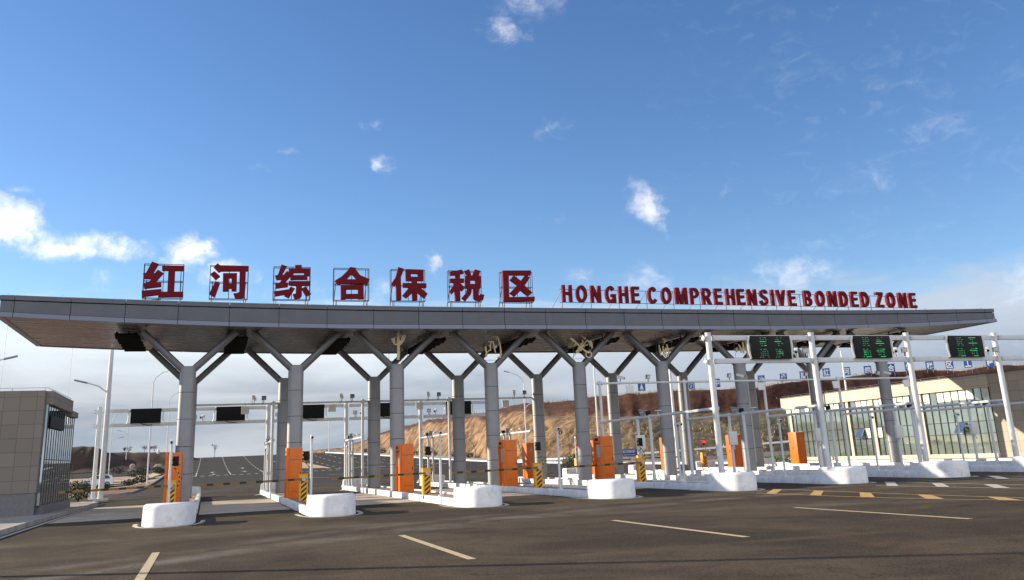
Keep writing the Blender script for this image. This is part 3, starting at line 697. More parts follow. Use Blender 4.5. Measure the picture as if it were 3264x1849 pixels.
ENG = [('H', 18.98), ('O', 19.81), ('N', 20.65), ('G', 21.52), ('H', 22.3), ('E', 23.02), ('C', 24.07), ('O', 24.91), ('M', 25.85), ('P', 26.69), ('R', 27.45), ('E', 28.2), ('H', 28.99), ('E', 29.68), ('N', 30.41), ('S', 31.2), ('I', 31.79), ('V', 32.37), ('E', 33.12), ('B', 34.2), ('O', 35.06), ('N', 35.93), ('D', 36.73), ('E', 37.5), ('D', 38.26), ('Z', 39.33), ('O', 40.16), ('N', 41.05), ('E', 41.82)]
WD = dict(H=.60, O=.68, N=.64, G=.66, E=.53, C=.64, M=.80, P=.56, R=.61, S=.60, I=.19, V=.66, B=.58, D=.61, Z=.58)
eng = thing('rooftop_lettering', 'dark red letters HONGHE COMPREHENSIVE BONDED ZONE on rails above the canopy', 'sign lettering', (30.4, YL, zt(30.4)))
def capz(x): return 9.385-.0045*(x-18.65)
LG = {}
# stroke outlines of a heavy narrow alphabet, drawn on a 0..1 by 0..1 cell
def arc(cx, cy, rx_, ry_, a0, a1, n=14): return [(cx+rx_*math.cos(R(a0+(a1-a0)*i/n)), cy+ry_*math.sin(R(a0+(a1-a0)*i/n))) for i in range(n+1)]
def letter_loops(c):
    s = .30; b = .17      # stem and bar thickness as a share of the cell
    if c == 'I': return [[[(0, 0), (1, 0), (1, 1), (0, 1)]]]
    if c == 'H': return [[[(0, 0), (s, 0), (s, .43), (1-s, .43), (1-s, 0), (1, 0), (1, 1), (1-s, 1), (1-s, .60), (s, .60), (s, 1), (0, 1)]]]
    if c == 'E': return [[[(0, 0), (1, 0), (1, b), (s+.04, b), (s+.04, .43), (.92, .43), (.92, .60), (s+.04, .60), (s+.04, 1-b), (.98, 1-b), (.98, 1), (0, 1)]]]
    if c == 'N': return [[[(0, 0), (.28, 0), (.28, .62), (.70, 0), (1, 0), (1, 1), (.72, 1), (.72, .38), (.30, 1), (0, 1)]]]
    if c == 'M': return [[[(0, 0), (.22, 0), (.22, .66), (.40, 0), (.60, 0), (.78, .66), (.78, 0), (1, 0), (1, 1), (.69, 1), (.50, .36), (.31, 1), (0, 1)]]]
    if c == 'V': return [[[(.35, 0), (.65, 0), (1, 1), (.70, 1), (.50, .30), (.30, 1), (0, 1)]]]
    if c == 'Z': return [[[(0, 0), (1, 0), (1, b), (.40, b), (1, .85), (1, 1), (.04, 1), (.04, 1-b), (.58, 1-b), (0, .16)]]]
    if c == 'O': return [[arc(.5, .5, .5, .51, 0, 360, 30)[:-1], arc(.5, .5, .22, .33, 0, 360, 24)[:-1]]]
    if c == 'D': return [[[(0, 0), (.45, 0)]+arc(.45, .5, .55, .5, -90, 90)[1:-1]+[(.45, 1), (0, 1)], [(.30, b), (.42, b)]+arc(.42, .5, .29, .5-b, -90, 90)[1:-1]+[(.42, 1-b), (.30, 1-b)]]]
    if c == 'P': return [[[(0, 0), (.30, 0), (.30, .37), (.55, .37)]+arc(.55, .685, .45, .315, -90, 90)[1:-1]+[(.55, 1), (0, 1)], [(.30, .53), (.52, .53)]+arc(.52, .69, .19, .16, -90, 90, 8)[1:-1]+[(.52, .85), (.30, .85)]]]
    if c == 'R': return [[[(0, 0), (.29, 0), (.29, .39), (.44, .39), (.68, 0), (1, 0), (.74, .42)]+arc(.55, .70, .43, .30, -60, 90)[1:-1]+[(.55, 1), (0, 1)], [(.29, .54), (.52, .54)]+arc(.52, .70, .19, .155, -90, 90, 8)[1:-1]+[(.52, .855), (.29, .855)]]]
    if c == 'B': return [[[(0, 0), (.55, 0)]+arc(.55, .28, .45, .28, -90, 72)[1:]+arc(.55, .755, .41, .245, -60, 90)[:-1]+[(.55, 1), (0, 1)], [(.29, .14), (.52, .14)]+arc(.52, .28, .18, .14, -90, 90, 8)[1:-1]+[(.52, .42), (.29, .42)], [(.29, .59), (.50, .59)]+arc(.50, .725, .16, .135, -90, 90, 8)[1:-1]+[(.50, .86), (.29, .86)]]]
    if c == 'C': return [[arc(.5, .5, .5, .51, 38, 322, 28)+[(.66, .30)]+arc(.5, .5, .22, .33, 312, 48, 20)+[(.68, .70)]]]
    if c == 'G': return [[arc(.5, .5, .5, .51, 38, 300, 26)+[(.74, 0), (1, 0), (1, .52), (.54, .52), (.54, .36), (.72, .36), (.70, .28)]+arc(.5, .5, .22, .33, 318, 48, 20)+[(.68, .70)]]]
    if c == 'S':
        sp = [(.86, .76), (.80, .86), (.66, .915), (.48, .92), (.30, .885), (.20, .78), (.22, .66), (.36, .575), (.56, .51), (.74, .43), (.84, .32), (.80, .18), (.66, .09), (.48, .075), (.30, .10), (.17, .19), (.12, .31)]
        L = []; Rr = []
        for i, (x, y) in enumerate(sp):
            a = sp[max(i-1, 0)]; q = sp[min(i+1, len(sp)-1)]; d = Vector(((q[0]-a[0])*.6, q[1]-a[1])); d.normalize(); w = .085
            L.append((x-d.y*w/.6, y+d.x*w)); Rr.append((x+d.y*w/.6, y-d.x*w))
        return [[L+Rr[::-1]]]
for c, x in ENG:
    h = .925; w = WD[c]*.93; key = c
    if key not in LG:
        vs = []; fs = []
        for loops in letter_loops(c):
            v, f = poly_geo([[((px-.5)*w, py*h) for px, py in lp] for lp in loops], .20); fs += [tuple(i+len(vs) for i in q) for q in f]; vs += v
        mb = MB(); mb.add([(v.x, v.z-.1, v.y) for v in vs], fs); o = mb.build('letter', 'letter_red', eng, smooth=False); LG[key] = o
    else: o = LG[key].copy(); col.objects.link(o); o.parent = eng
    o.location = (x-30.4, 0, capz(x)-eng.location.z)
mb = MB()
for dzz in (.02, .72):
    mb.tube([(18.6-30.4, .04, capz(18.6)+dzz-eng.location.z), (42.2-30.4, .04, capz(42.2)+dzz-eng.location.z)], .016, 5)
mb.build('rail', 'frame_steel', eng)
for i in range(15):
    mb = MB(); x = 18.75+1.67*i-30.4; zz = capz(x+30.4)-eng.location.z; gr = zt(x+30.4)-.09-eng.location.z
    mb.tube([(x, .05, gr), (x, .05, zz+.72)], .022, 6); mb.tube([(x-.45, .95, gr), (x, .06, zz+.7)], .018, 6); mb.build('brace', 'frame_steel', eng)

# ------------------------------------------------------------------ golden calligraphy under the canopy front
def gold(name, label, cx, z0, strokes, scale, ox, oy, depth=.07, cat='golden emblem', hole=None):
    t = thing(name, label, cat, (cx, -.62, z0))
    mb = MB()
    for q, s in enumerate(strokes):
        if s[0] == 'loops': loops = s[1]
        else: loops = [ribbon(s[0], s[1])]
        loops = [[((x-ox)*scale, (oy-y)*scale) for x, y in lp] for lp in loops]
        vs, fs = poly_geo(loops, depth+.004*q); mb.add([(v.x, v.z, v.y) for v in vs], fs)
    mb.build('emblem', 'gold', t, smooth=False)
    mb = MB(); w = .47
    for x in (-w, w): mb.tube([(x, .08, -.05), (x, .08, 1.32)], .010, 5)
    for z in (-.05, .35, 1.32): mb.tube([(-w, .08, z), (w, .08, z)], .010, 5)
    for x in (-.22, .22): mb.tube([(x, .08, 1.32), (x, .08, 1.42)], .010, 5)
    mb.tube([(-.22, .08, 1.42), (.22, .08, 1.42)], .018, 5); mb.build('frame', 'frame_steel', t)
s1 = 2.571*1.0/ (3.383*61.5)*1.28   # zoom pixels to metres
K1 = 1/(3.383*62); K2 = 1/(13.24*62)
gold('golden_character', 'golden calligraphic character hung above the third front column', 2*P-.03, 6.52,
     [('loops', [[(175, 245), (240, 228), (300, 205), (318, 212), (308, 245), (285, 285), (262, 308), (232, 308), (205, 300), (190, 275)], [(212, 236), (232, 234), (230, 295), (214, 290)], [(256, 226), (276, 220), (270, 258), (256, 262)]]), ([(247, 305), (245, 350), (246, 395), (240, 440)], [24, 22, 26, 22]), ([(246, 170), (246, 200), (246, 232)], [10, 16, 18])], K1*1.15, 245, 440)
gold('golden_character', 'golden calligraphic character hung above the fourth front column', 3*P-.05, 6.52,
     [([(610, 730), (605, 800), (612, 900), (640, 1010), (615, 1080), (640, 1150)], [50, 66, 60, 50, 70, 40]), ([(905, 345), (990, 365), (1090, 350), (1150, 420), (1180, 560), (1215, 720), (1235, 880), (1235, 1050), (1190, 1180), (1085, 1165)], [20, 30, 34, 40, 40, 44, 56, 66, 70, 40]),
      ([(720, 560), (830, 555), (945, 560)], [26, 34, 30]), ([(930, 560), (960, 720), (975, 860), (1010, 990)], [44, 44, 50, 36]), ([(830, 590), (800, 690), (810, 790), (805, 860)], [44, 36, 40, 34]), ([(660, 985), (720, 920), (800, 860), (830, 900), (790, 905)], [24, 40, 46, 36, 22]), ([(725, 710), (800, 705)], 22), ([(970, 800), (1030, 770), (1075, 700)], [70, 70, 20]), ([(1050, 440), (1090, 475)], 30)], K2*1.08, 900, 1240)
ring = lambda cx, cy, ro, ri: ('loops', [[(cx+ro*math.cos(a*.3142), cy+ro*math.sin(a*.3142)) for a in range(20)], [(cx+ri*math.cos(a*.3142), cy+ri*math.sin(a*.3142)) for a in range(20)]])
gold('customs_emblem', 'golden emblem of a crossed key and winged staff above the fifth front column', 4*P-.02, 6.55,
     [([(350, 365), (480, 460), (620, 580), (780, 740), (950, 880), (1110, 1005)], [90, 100, 70, 66, 70, 80]), ring(1195, 1110, 165, 112), ([(420, 440), (330, 420)], 30), ([(500, 510), (430, 550)], 50), ([(600, 600), (560, 680), (530, 650)], [50, 40, 30]),
      ([(420, 1230), (560, 1070), (700, 930), (900, 730), (1040, 590), (1130, 470)], [16, 20, 40, 50, 46, 30]), ring(655, 975, 82, 34), ring(735, 840, 66, 26), ring(800, 885, 66, 22), ring(870, 650, 66, 22), ring(965, 730, 62, 24),
      ([(1120, 460), (1210, 510), (1330, 560), (1375, 680), (1385, 830)], [44, 70, 150, 80, 36]), ([(1250, 600), (1310, 740)], [60, 40]), ([(925, 440), (940, 600)], [44, 36]), ([(1000, 690), (1130, 685), (1160, 640)], [26, 40, 40]), ([(1060, 330), (1065, 420)], [70, 50]), ([(860, 260), (960, 310), (1050, 400)], [16, 26, 26])], K2*.98, 880, 1250)
gold('golden_character', 'golden calligraphic character hung above the sixth front column', 5*P-.02, 6.52,
     [([(250, 130), (285, 140), (308, 175), (285, 215)], [14, 24, 24, 18]), ([(165, 250), (165, 310), (180, 350), (172, 395), (190, 465)], [16, 20, 32, 22, 20]), ([(250, 270), (245, 340), (262, 420), (305, 490)], [20, 24, 24, 18]), ([(335, 235), (350, 320), (368, 400), (335, 495)], [18, 26, 28, 20]), ([(300, 305), (315, 360), (300, 410)], [22, 30, 18]), ([(180, 405), (250, 375), (340, 335), (440, 320)], [20, 22, 22, 12]), ([(240, 450), (310, 440), (385, 410)], [16, 22, 14])], 1/(6.43*62)*1.12, 290, 500)
gold('golden_character', 'golden calligraphic character hung above the seventh front column', 6*P-.05, 6.52,
     [([(1760, 310), (1740, 350), (1750, 410)], [18, 26, 20]), ([(1805, 245), (1835, 310), (1860, 350), (1848, 415)], [14, 30, 34, 26]), ([(1905, 195), (1915, 260), (1905, 340), (1910, 430)], [28, 34, 24, 24]), ([(1965, 180), (1985, 260), (1992, 370), (2000, 475)], [18, 22, 26, 34]), ([(1985, 345), (2020, 325)], 16), ([(1820, 360), (1900, 345), (1990, 350)], [12, 18, 12])], 1/(6.43*62)*1.12, 1890, 500)

# ------------------------------------------------------------------ islands
def nose_poly(y0, s, hw=.78, deep=1.55, n=22, e=2.7):   # rounded block plan; s=-1 nose towards -Y
    q = []
    for i in range(n+1):
        a = math.pi*i/n; c_, s_ = math.cos(a), math.sin(a)
        q.append((hw*math.copysign(abs(c_)**(2/e), c_), y0+s*deep*abs(s_)**(2/e)))
    return q if s > 0 else q[::-1]
def shrink(p, d, c): return [(x*(1-d/.78), c+(y-c)*(1-d/.8)) for x, y in p]
def island(k, proto):
    lab = f'white kerbed traffic island under the {ORD[k]} pair of columns from the left'
    if proto: return again(proto, lab, (k*P, 0, 0))
    t = thing('traffic_island', lab, 'traffic island', (k*P, 0, 0), 'white traffic islands between the toll lanes')
    mb = MB(); mb.box(-.58, .58, -14.4, 14.3, -.02, .195); mb.build('deck', 'brick_deck', t, smooth=False)
    rr = random.Random(5)
    for s in (-1, 1):
        mb = MB(); y = -14.35
        while y < 14.2:
            L = 1.0; b = min(y+L, 14.28); o = rr.uniform(-.012, .012); xa, xb = sorted((s*.585, s*(.78+o))); mb.box(xa, xb, y+.008, b-.008, -.05, .255+rr.uniform(-.006, .006))
            y += L
        mb.build('kerb', 'white_paint', t, bev=.03)
    for nm, y0, s, h in (('end_block', -14.0, -1, .64), ('end_block', 13.6, 1, .62)):
        p = nose_poly(y0, s); mb = MB(); c = y0+s*.7
        lv = [(0, -.06), (.01, h-.10), (.03, h-.04), (.08, h)]; n = len(p)
        for d, z in lv: mb.v += [(x, y, z) for x, y in shrink(p, d, c)]
        for i in range(len(lv)-1):
            for j in range(n): mb.f.append([i*n+j, i*n+(j+1) % n, (i+1)*n+(j+1) % n, (i+1)*n+j]); mb.mi.append(0)
        mb.f.append(list(range((len(lv)-1)*n, len(lv)*n))); mb.mi.append(0)
        mb.build(nm, 'white_paint', t, ang=50)
    return t
isl = None
for k in range(9):
    o = island(k, isl); isl = isl or o
    # painted outline round the near end
    pi = [(k*P+x*1.22, -13.0+(y+13)*1.08) for x, y in nose_poly(-13.0, -1, deep=2.55)]; po = [(k*P+x*1.40, -13.0+(y+13)*1.16) for x, y in nose_poly(-13.0, -1, deep=2.55)]
    mark('island_outline', [[pi[i], po[i], po[i+1], pi[i+1]] for i in range(len(pi)-1)], 'line_white', .008)
    if k in (1, 2):
        mark('island_outline', [[(k*P-1.25, 12), (k*P-1.1, 12), (k*P+.1, 17.4), (k*P-.1, 17.4)]], 'line_white', .008)

# ------------------------------------------------------------------ toll machines, gates, slim posts
def machine(k, proto, y, x, label, rz=0.):
    if proto: return again(proto, label, (x, y, HB), rz)
    t = thing('ticket_machine', label, 'ticket machine', (x, y, HB), 'orange toll ticket machines on the islands', rz)
    w, d, h = .31, .47, 2.15
    mb = MB(); mb.box(-w+.05, w, -d, d, 0, h); mb.build('cabinet', 'orange', t, bev=.02)
    mb = MB(); mb.box(-w-.05, -w+.047, -d, -d+.05, 0, h-.06); mb.box(-w-.05, -w+.047, d-.05, d, 0, h-.06); mb.box(-w-.06, -w+.047, -d-.01, d+.01, h-.30, h+.02); mb.build('frame', 'orange', t, bev=.012)
    mb = MB(); mb.box(-w-.064, -w-.05, -.2, .22, h-.22, h-.08); mb.build('display', 'black', t, smooth=False)
    mb = MB(); mb.box(-w+.02, -w+.047, -.25, .25, 1.15, 1.75); mb.box(-w+.01, -w+.02, -.2, .05, 1.2, 1.4); mb.build('control_panel', 'steel', t, smooth=False)
    mb = MB(); mb.box(w, w+.006, -d+.03, -d+.04, .06, h-.05); mb.box(w, w+.006, d-.05, d-.04, .06, h-.05); mb.box(w, w+.02, -.05, -.01, 1.0, 1.16); mb.box(-w+.06, w-.03, -d-.006, -d, .30, .31); mb.box(-w+.06, w-.03, -d-.006, -d, h-.5, h-.49); mb.box(w-.08, w-.05, -d-.015, -d, 1.0, 1.12); mb.build('door_seam', 'black', t, smooth=False)
    mb = MB(); mb.box(-.04, .1, d+.002, d+.012, 1.65, 1.82); mb.build('label_plate', 'grey_metal', t, smooth=False)
    return t
pm = None
for k in range(5):
    lab = f'tall orange ticket machine in front of the {ORD[k]} front column from the left'
    o = machine(k, pm, -3.2, k*P-.27, lab); pm = pm or o
for k in range(4, 9):
    lab = f'sunlit orange ticket machine beside the {ORD[k]} rear column from the left'
    machine(k, pm, 9.25, k*P+(.1 if k == 4 else -.28), lab, math.pi)

def gate(proto, x, y, label, s=-1, arm=True, face=False):
    """striped barrier cabinet; s is the side the boom points to"""
    t = thing('barrier_gate', label, 'barrier gate', (x, y, HB), 'striped boom barriers on the islands')
    mb = MB(); mb.box(-.17, .17, -.15, .15, 0, 1.02); mb.box(-.18, .18, -.16, .16, 1.022, 1.06); mb.build('cabinet', 'cabinet_stripes', t, bev=.012)
    yb = -.20
    mb = MB(); mb.beam((s*-.1, yb, .86), (s*3.95, yb, .86-.012*4), .035, .085); o = mb.build('boom', 'arm_stripes', t, smooth=False)
    mb = MB(); mb.tube([(0, -.16, .86), (0, -.27, .86)], .085, 14); mb.build('hub', 'steel', t)
    mb = MB(); a = [(.20, .02, .70), (.27, .02, .95), (.27, .02, 1.20), (.22, .02, 1.36), (.06, .02, 1.52), (-.02, .02, 1.62), (-.03, .02, 1.95)]
    mb.tube(a, .024, 7); mb.build('signal_rod', 'rod_stripes', t)
    mb = MB(); mb.box(-.01, .22, .03, .17, 1.58, 1.95)
    hd = mb.build('signal_head', 'black', t, bev=.015)
    mb = MB()
    if face: mb.tube([(.105, .028, 1.80), (.105, -.02, 1.80)], .10, 16); mb.build('lens', 'signal_red', hd)
    else: mb.tube([(.105, .172, 1.80), (.105, .21, 1.80)], .10, 16); mb.build('lens', 'red_lamp_off', hd)
    return t
for k in range(5): gate(None, k*P-.22+(.08 if k > 1 else 0), -6.95, f'yellow and black barrier gate with its boom lowered in front of the {ORD[k]} column', -1)
for k, x, y in ((5, 25.35, 14.0), (6, 30.2, 14.2), (7, 35.0, 13.6)): gate(None, x, y, f'distant barrier gate with a red signal light behind the {ORD[k]} rear column', 1, face=True)

def slim(proto, x, y, label, h=2.5):
    if proto:
        return again(proto, label, (x, y, HB))
    t = thing('camera_post', label, 'camera post', (x, y, HB), 'slim white posts with small cameras')
    mb = MB(); mb.tube([(0, 0, 0), (0, 0, h-.16)], .048, 12); mb.tube([(0, 0, 0), (0, 0, .05)], .11, 12); mb.build('post', 'white_post', t)
    mb = MB(); mb.obox((0, -.03, h-.07), (.10, .24, .12), Matrix.Rotation(R(12), 3, 'X')); mb.build('camera_head', 'cam_white', t, bev=.012)
    mb = MB(); mb.tube([(0, -.15, h-.095), (0, -.17, h-.10)], .042, 12); mb.build('lens', 'black', t); return t
ps = None
for k in range(9):
    o = slim(ps, k*P+(-.2 if k < 4 else .35), -9.8 if k < 4 else -10.1, f'slim white camera post near the front end of the {ORD[k]} island'); ps = ps or o
slim(ps, 4*P+.95-.3, -9.2, 'slim white camera post just right of the fifth front column')
for k in (1, 2, 5): slim(ps, k*P+(-.75 if k < 4 else -.25)+.15, 13.3, f'short white camera post at the far end of the {ORD[k]} island')

# ------------------------------------------------------------------ gantries and frames
def bullet(proto, loc, label, rz, pitch=18):
    if proto: return again(proto, label, loc, rz)
    t = thing('security_camera', label, 'security camera', loc, 'white bullet cameras on the rails', rz)
    M = Matrix.Rotation(R(pitch), 3, 'X')
    mb = MB(); mb.obox((0, 0, .27), (.14, .42, .13), M); mb.obox((0, .03, .345), (.16, .46, .02), M); mb.build('housing', 'cam_white', t, bev=.015)
    mb = MB(); c = Vector((0, 0, .27))+M@Vector((0, -.215, 0)); mb.tube([c, c+M@Vector((0, -.012, 0))], .05, 12); mb.build('lens', 'black', t)
    mb = MB(); mb.tube([(0, .05, 0), (0, .05, .12), (0, .0, .22)], .03, 8); mb.tube([(0, .1, .24), (.05, .22, .2), (.06, .2, 0), (.04, .1, -.12)], .014, 6); mb.build('bracket', 'grey_metal', t); return t
def flood(proto, loc, label, rz):
    if proto: return again(proto, label, loc, rz)
    t = thing('floodlight', label, 'floodlight', loc, 'small square floodlights on the rails', rz)
    mb = MB(); mb.obox((0, 0, .28), (.26, .12, .22), Matrix.Rotation(R(14), 3, 'X')); mb.build('housing', 'grey_metal', t, bev=.015)
    mb = MB(); c = Vector((0, 0, .28)); M = Matrix.Rotation(R(14), 3, 'X'); mb.obox(c+M@Vector((0, -.064, 0)), (.21, .01, .17), M); mb.build('glass', 'cam_white', t, smooth=False)
    mb = MB(); mb.tube([(0, 0, 0), (0, 0, .17)], .022, 6); mb.tube([(.08, .08, .22), (.10, .1, .05), (.03, .03, -.08)], .013, 6); mb.build('bracket', 'black', t); return t
def plate(proto, loc, label):
    if proto: return again(proto, label, loc)
    t = thing('square_antenna', label, 'antenna panel', loc, 'white square antenna panels under the rails')
    mb = MB(); mb.obox((0, -.08, -.30), (.42, .05, .42), Matrix.Rotation(R(-12), 3, 'X')); mb.build('panel', 'cam_white', t, bev=.01)
    mb = MB(); mb.tube([(0, 0, .05), (0, -.02, -.15), (0, -.06, -.28)], .022, 6); mb.build('bracket', 'grey_metal', t); return t
def collar(mb, p, r=.16):
    x, y, z = p
    for s in (-1, 1):
        mb.tube([(x+s*(r+.10), y, z), (x+s*(r+.13), y, z)], .125, 12)
        for a in (45, 135, 225, 315): mb.tube([(x+s*(r+.06), y+.11*math.cos(R(a)), z+.11*math.sin(R(a))), (x+s*(r+.20), y+.11*math.cos(R(a)), z+.11*math.sin(R(a)))], .022, 6)
def gantry(name, label, posts, y, zt, zbeams, x0, x1, r):
    t = thing(name, label, 'gantry', (posts[0], y, HB))
    O = Vector((posts[0], y, HB)); proto = None
    for x in posts:
        if proto is None:
            mb = MB(); mb.tube([(0, 0, .03), (0, 0, zt-HB)], r, 20); mb.tube([(0, 0, zt-HB), (0, 0, zt-HB+.03)], r*1.08, 20)
            mb.box(-.26, .26, -.26, .26, -.02, .028)
            for a in (0, 90, 180, 270):
                M = Matrix.Rotation(R(a), 3, 'Z'); mb.add([M@Vector(q) for q in ((r*.9, -.012, .02), (.26, -.012, .02), (r*.9, -.012, .3), (r*.9, .012, .02), (.26, .012, .02), (r*.9, .012, .3))], [(0, 1, 2), (5, 4, 3), (0, 3, 4, 1), (1, 4, 5, 2), (2, 5, 3, 0)])
                mb.tube([M@Vector((.21, .21, .02)), M@Vector((.21, .21, .13))], .014, 6)
            proto = mb.build('post', 'white_post', t); c = proto
        else: c = proto.copy(); col.objects.link(c); c.parent = t
        c.location = (x-O.x, 0, 0)
    for z in zbeams:
        mb = MB(); ps_ = [x for x in posts if x0-.1 <= x <= x1+.1]
        ed = sorted(set([x0, x1]+ps_))
        for a, b in zip(ed, ed[1:]): mb.box(a-O.x+(r if a in ps_ else 0)+.06, b-O.x-(r if b in ps_ else 0)-.06, -.09, .09, z-.10-HB, z+.10-HB)
        for x in ps_: collar(mb, (x-O.x, 0, z-HB), r)
        mb.build('beam', 'white_post', t, bev=.012)
    return t
BX = [k*P+.35 for k in range(4, 9)]
gantry('sign_gantry', 'big white front gantry with two beams carrying green LED signs', BX, -13.2, 6.12, (5.93, 4.98), BX[0], BX[-1], .122)
AX = [-5.2, -.35, 4.6, 9.5, 14.4, 19.25]
gantry('sign_gantry', 'white rear gantry with two beams carrying black sign backs', AX, 14.2, 5.45, (5.22, 4.38), AX[0], AX[-1], .12)
def railframe(label, xs_, y, zr, zt):
    t = thing('camera_rail', label, 'camera rail', (xs_[0], y, HB)); O = Vector((xs_[0], y, HB)); proto = None
    for x in xs_:
        if proto is None:
            mb = MB(); mb.tube([(0, 0, 0), (0, 0, zt-HB)], .075, 14); mb.tube([(0, 0, 0), (0, 0, .06)], .15, 12); mb.tube([(-.14, 0, zr-HB), (.14, 0, zr-HB)], .09, 10); proto = mb.build('post', 'white_post', t); c = proto
        else: c = proto.copy(); col.objects.link(c); c.parent = t
        c.location = (x-O.x, 0, 0)
    mb = MB(); mb.tube([(0, 0, zr-HB), (xs_[-1]-O.x, 0, zr-HB)], .055, 10); mb.build('rail', 'white_post', t); return t
RA = [.15, 4.41, 9.4, 14.5, 19.9]; RB = [k*P+.5 for k in range(4, 9)]
railframe('thin white rail on slim posts carrying cameras behind the left columns', RA, 6.9, 4.98, 5.12)
railframe('thin white rail on slim posts carrying cameras across the right lanes', RB, -1.5, 5.09, 5.22)

def sideframe(proto, x, label, ya, yb, posts, z, box):
    if proto: return again(proto, label, (x, 0, HB))
    t = thing('antenna_gantry', label, 'antenna frame', (x, 0, HB), 'low white antenna frames along the islands')
    mb = MB(); mb.tube([(0, ya, z-HB), (0, yb, z-HB)], .062, 12); mb.tube([(0, ya, z-HB), (0, ya+.05*(1 if yb > ya else -1), z-HB)], .13, 12); mb.build('beam', 'white_post', t)
    for y in posts:
        mb = MB(); mb.tube([(0, y, 0), (0, y, z-HB+.08)], .07, 12); mb.tube([(0, y, 0), (0, y, .05)], .13, 12)
        for a in (0, 90, 180, 270):
            M = Matrix.Rotation(R(a), 3, 'Z'); mb.add([M@Vector(q)+Vector((0, y, 0)) for q in ((.06, -.01, .03), (.15, -.01, .03), (.06, -.01, .2), (.06, .01, .03), (.15, .01, .03), (.06, .01, .2))], [(0, 1, 2), (5, 4, 3), (0, 3, 4, 1), (1, 4, 5, 2), (2, 5, 3, 0)])
        mb.build('post', 'white_post', t)
    for i, y in enumerate([posts[0]+.55, (posts[0]+posts[1])/2, posts[1]-.6, posts[1]-2.2]):
        mb = MB(); zz = z-HB
        if i == 1: mb.obox((0, y, zz+.30), (.18, .62, .09), Matrix.Rotation(R(6), 3, 'X')); mb.box(-.10, .10, y-.12, y+.12, zz+.07, zz+.25)
        else: mb.box(-.10, .10, y-.16, y+.16, zz+.20, zz+.24); mb.tube([(0, y, zz), (0, y, zz+.2)], .02, 6)
        mb.tube([(.02, y+.12, zz+.2), (.08, y+.16, zz+.05), (.04, y+.04, zz-.08), (0, y-.2, zz-.07)], .016, 6)
        mb.build('antenna', 'grey_metal' if i == 1 else 'white_post', t)
    mb = MB(); mb.obox((.0, posts[0]+.12, z-HB+.16), (.16, .22, .2)); mb.build('lamp', 'black', t, bev=.02)
    if box:
        mb = MB(); mb.box(-.22, .22, posts[1]-.22, posts[1]-.075, 1.45, 2.1); mb.tube([(0, posts[1]-.15, 1.45), (.0, posts[1]-.2, 1.3), (.06, posts[1]-.15, 1.25)], .03, 6); mb.build('control_box', 'cam_white', t, bev=.012)
    return t
pa = None
for k in range(5):
    o = sideframe(pa, (RA[k]+AX[k+1])/2 if k else -.2, f'low white antenna frame on the far half of the {ORD[k]} island', 14.05, 6.95, (12.3, 11.0), 3.0, False); pa = pa or o
pb = None
for k in range(4, 9):
    o = sideframe(pb, k*P+.5, f'low white antenna frame on the near half of the {ORD[k]} island', -13.05, -1.55, (-7.0, -5.7), 3.1, True); pb = pb or o
# LED screens facing the camera: lit dashes as read off each screen
LED = [((180, 2280, 125, 1350, 140), {230: [(680, 755), (830, 880), (925, 1020), (1570, 1630), (1785, 1840)], 335: [(705, 765), (835, 895), (990, 1045), (1540, 1590), (1630, 1700)], 437: [(690, 1020), (1485, 1825)], 543: [(715, 770), (825, 875), (955, 1015), (1650, 1735), (1845, 1935)], 645: [(765, 850), (925, 1055), (1668, 1750)],
         850: [(710, 790), (880, 965), (985, 1055), (1545, 1625), (1720, 1775), (1815, 1865)], 950: [(835, 890), (940, 1000), (1075, 1135), (1575, 1630), (1690, 1815), (1860, 1945)], 1053: [(755, 810), (855, 910), (955, 1015), (1095, 1150), (1585, 1645), (1705, 1960)], 1157: [(775, 830), (860, 915), (970, 1030), (1105, 1160), (1605, 1665), (1730, 1780), (1890, 1970)], 1260: [(700, 775), (840, 930), (1155, 1220), (1550, 1610), (1685, 1775)]}),
       ((135, 2110, 165, 1340, 175), {262: [(610, 690), (755, 815), (840, 935), (1440, 1500), (1650, 1710)], 365: [(655, 705), (760, 830), (920, 970), (1405, 1475), (1510, 1580)], 460: [(640, 705), (735, 800), (820, 860), (880, 975), (1385, 1680)], 575: [(665, 715), (770, 820), (885, 950), (1355, 1810)], 682: [(690, 780), (920, 1025), (1550, 1640)],
         880: [(665, 755), (860, 950), (1460, 1525), (1590, 1650), (1690, 1860)], 978: [(705, 850), (895, 960), (1010, 1070), (1405, 1555), (1590, 1825)], 1070: [(720, 855), (900, 965), (1030, 1090), (1495, 1550), (1605, 1660), (1760, 1840)], 1172: [(725, 880), (920, 980), (1050, 1115), (1510, 1575), (1615, 1670), (1775, 1860)], 1275: [(690, 765), (860, 1140), (1640, 1910)]}),
       ((165, 1975, 190, 1308, 213), {300: [(580, 675), (730, 850), (1250, 1635)], 400: [(635, 695), (755, 810), (880, 960), (1340, 1410), (1450, 1515)], 488: [(640, 690), (715, 770), (840, 900), (1445, 1520)], 585: [(655, 715), (750, 815), (865, 925), (1285, 1730)], 682: [(690, 780), (905, 1010), (1480, 1570)],
         868: [(675, 760), (850, 945), (1410, 1475), (1525, 1565), (1620, 1755)], 967: [(705, 770), (800, 850), (875, 950), (1000, 1060), (1355, 1500), (1530, 1750)], 1055: [(745, 780), (815, 860), (910, 955), (1020, 1085), (1445, 1500), (1550, 1600), (1690, 1765)], 1150: [(755, 815), (835, 890), (930, 990), (1035, 1105), (1475, 1525), (1560, 1615), (1710, 1785)], 1252: [(720, 790), (865, 1140), (1580, 1840)]})]
camB = None; fl = None
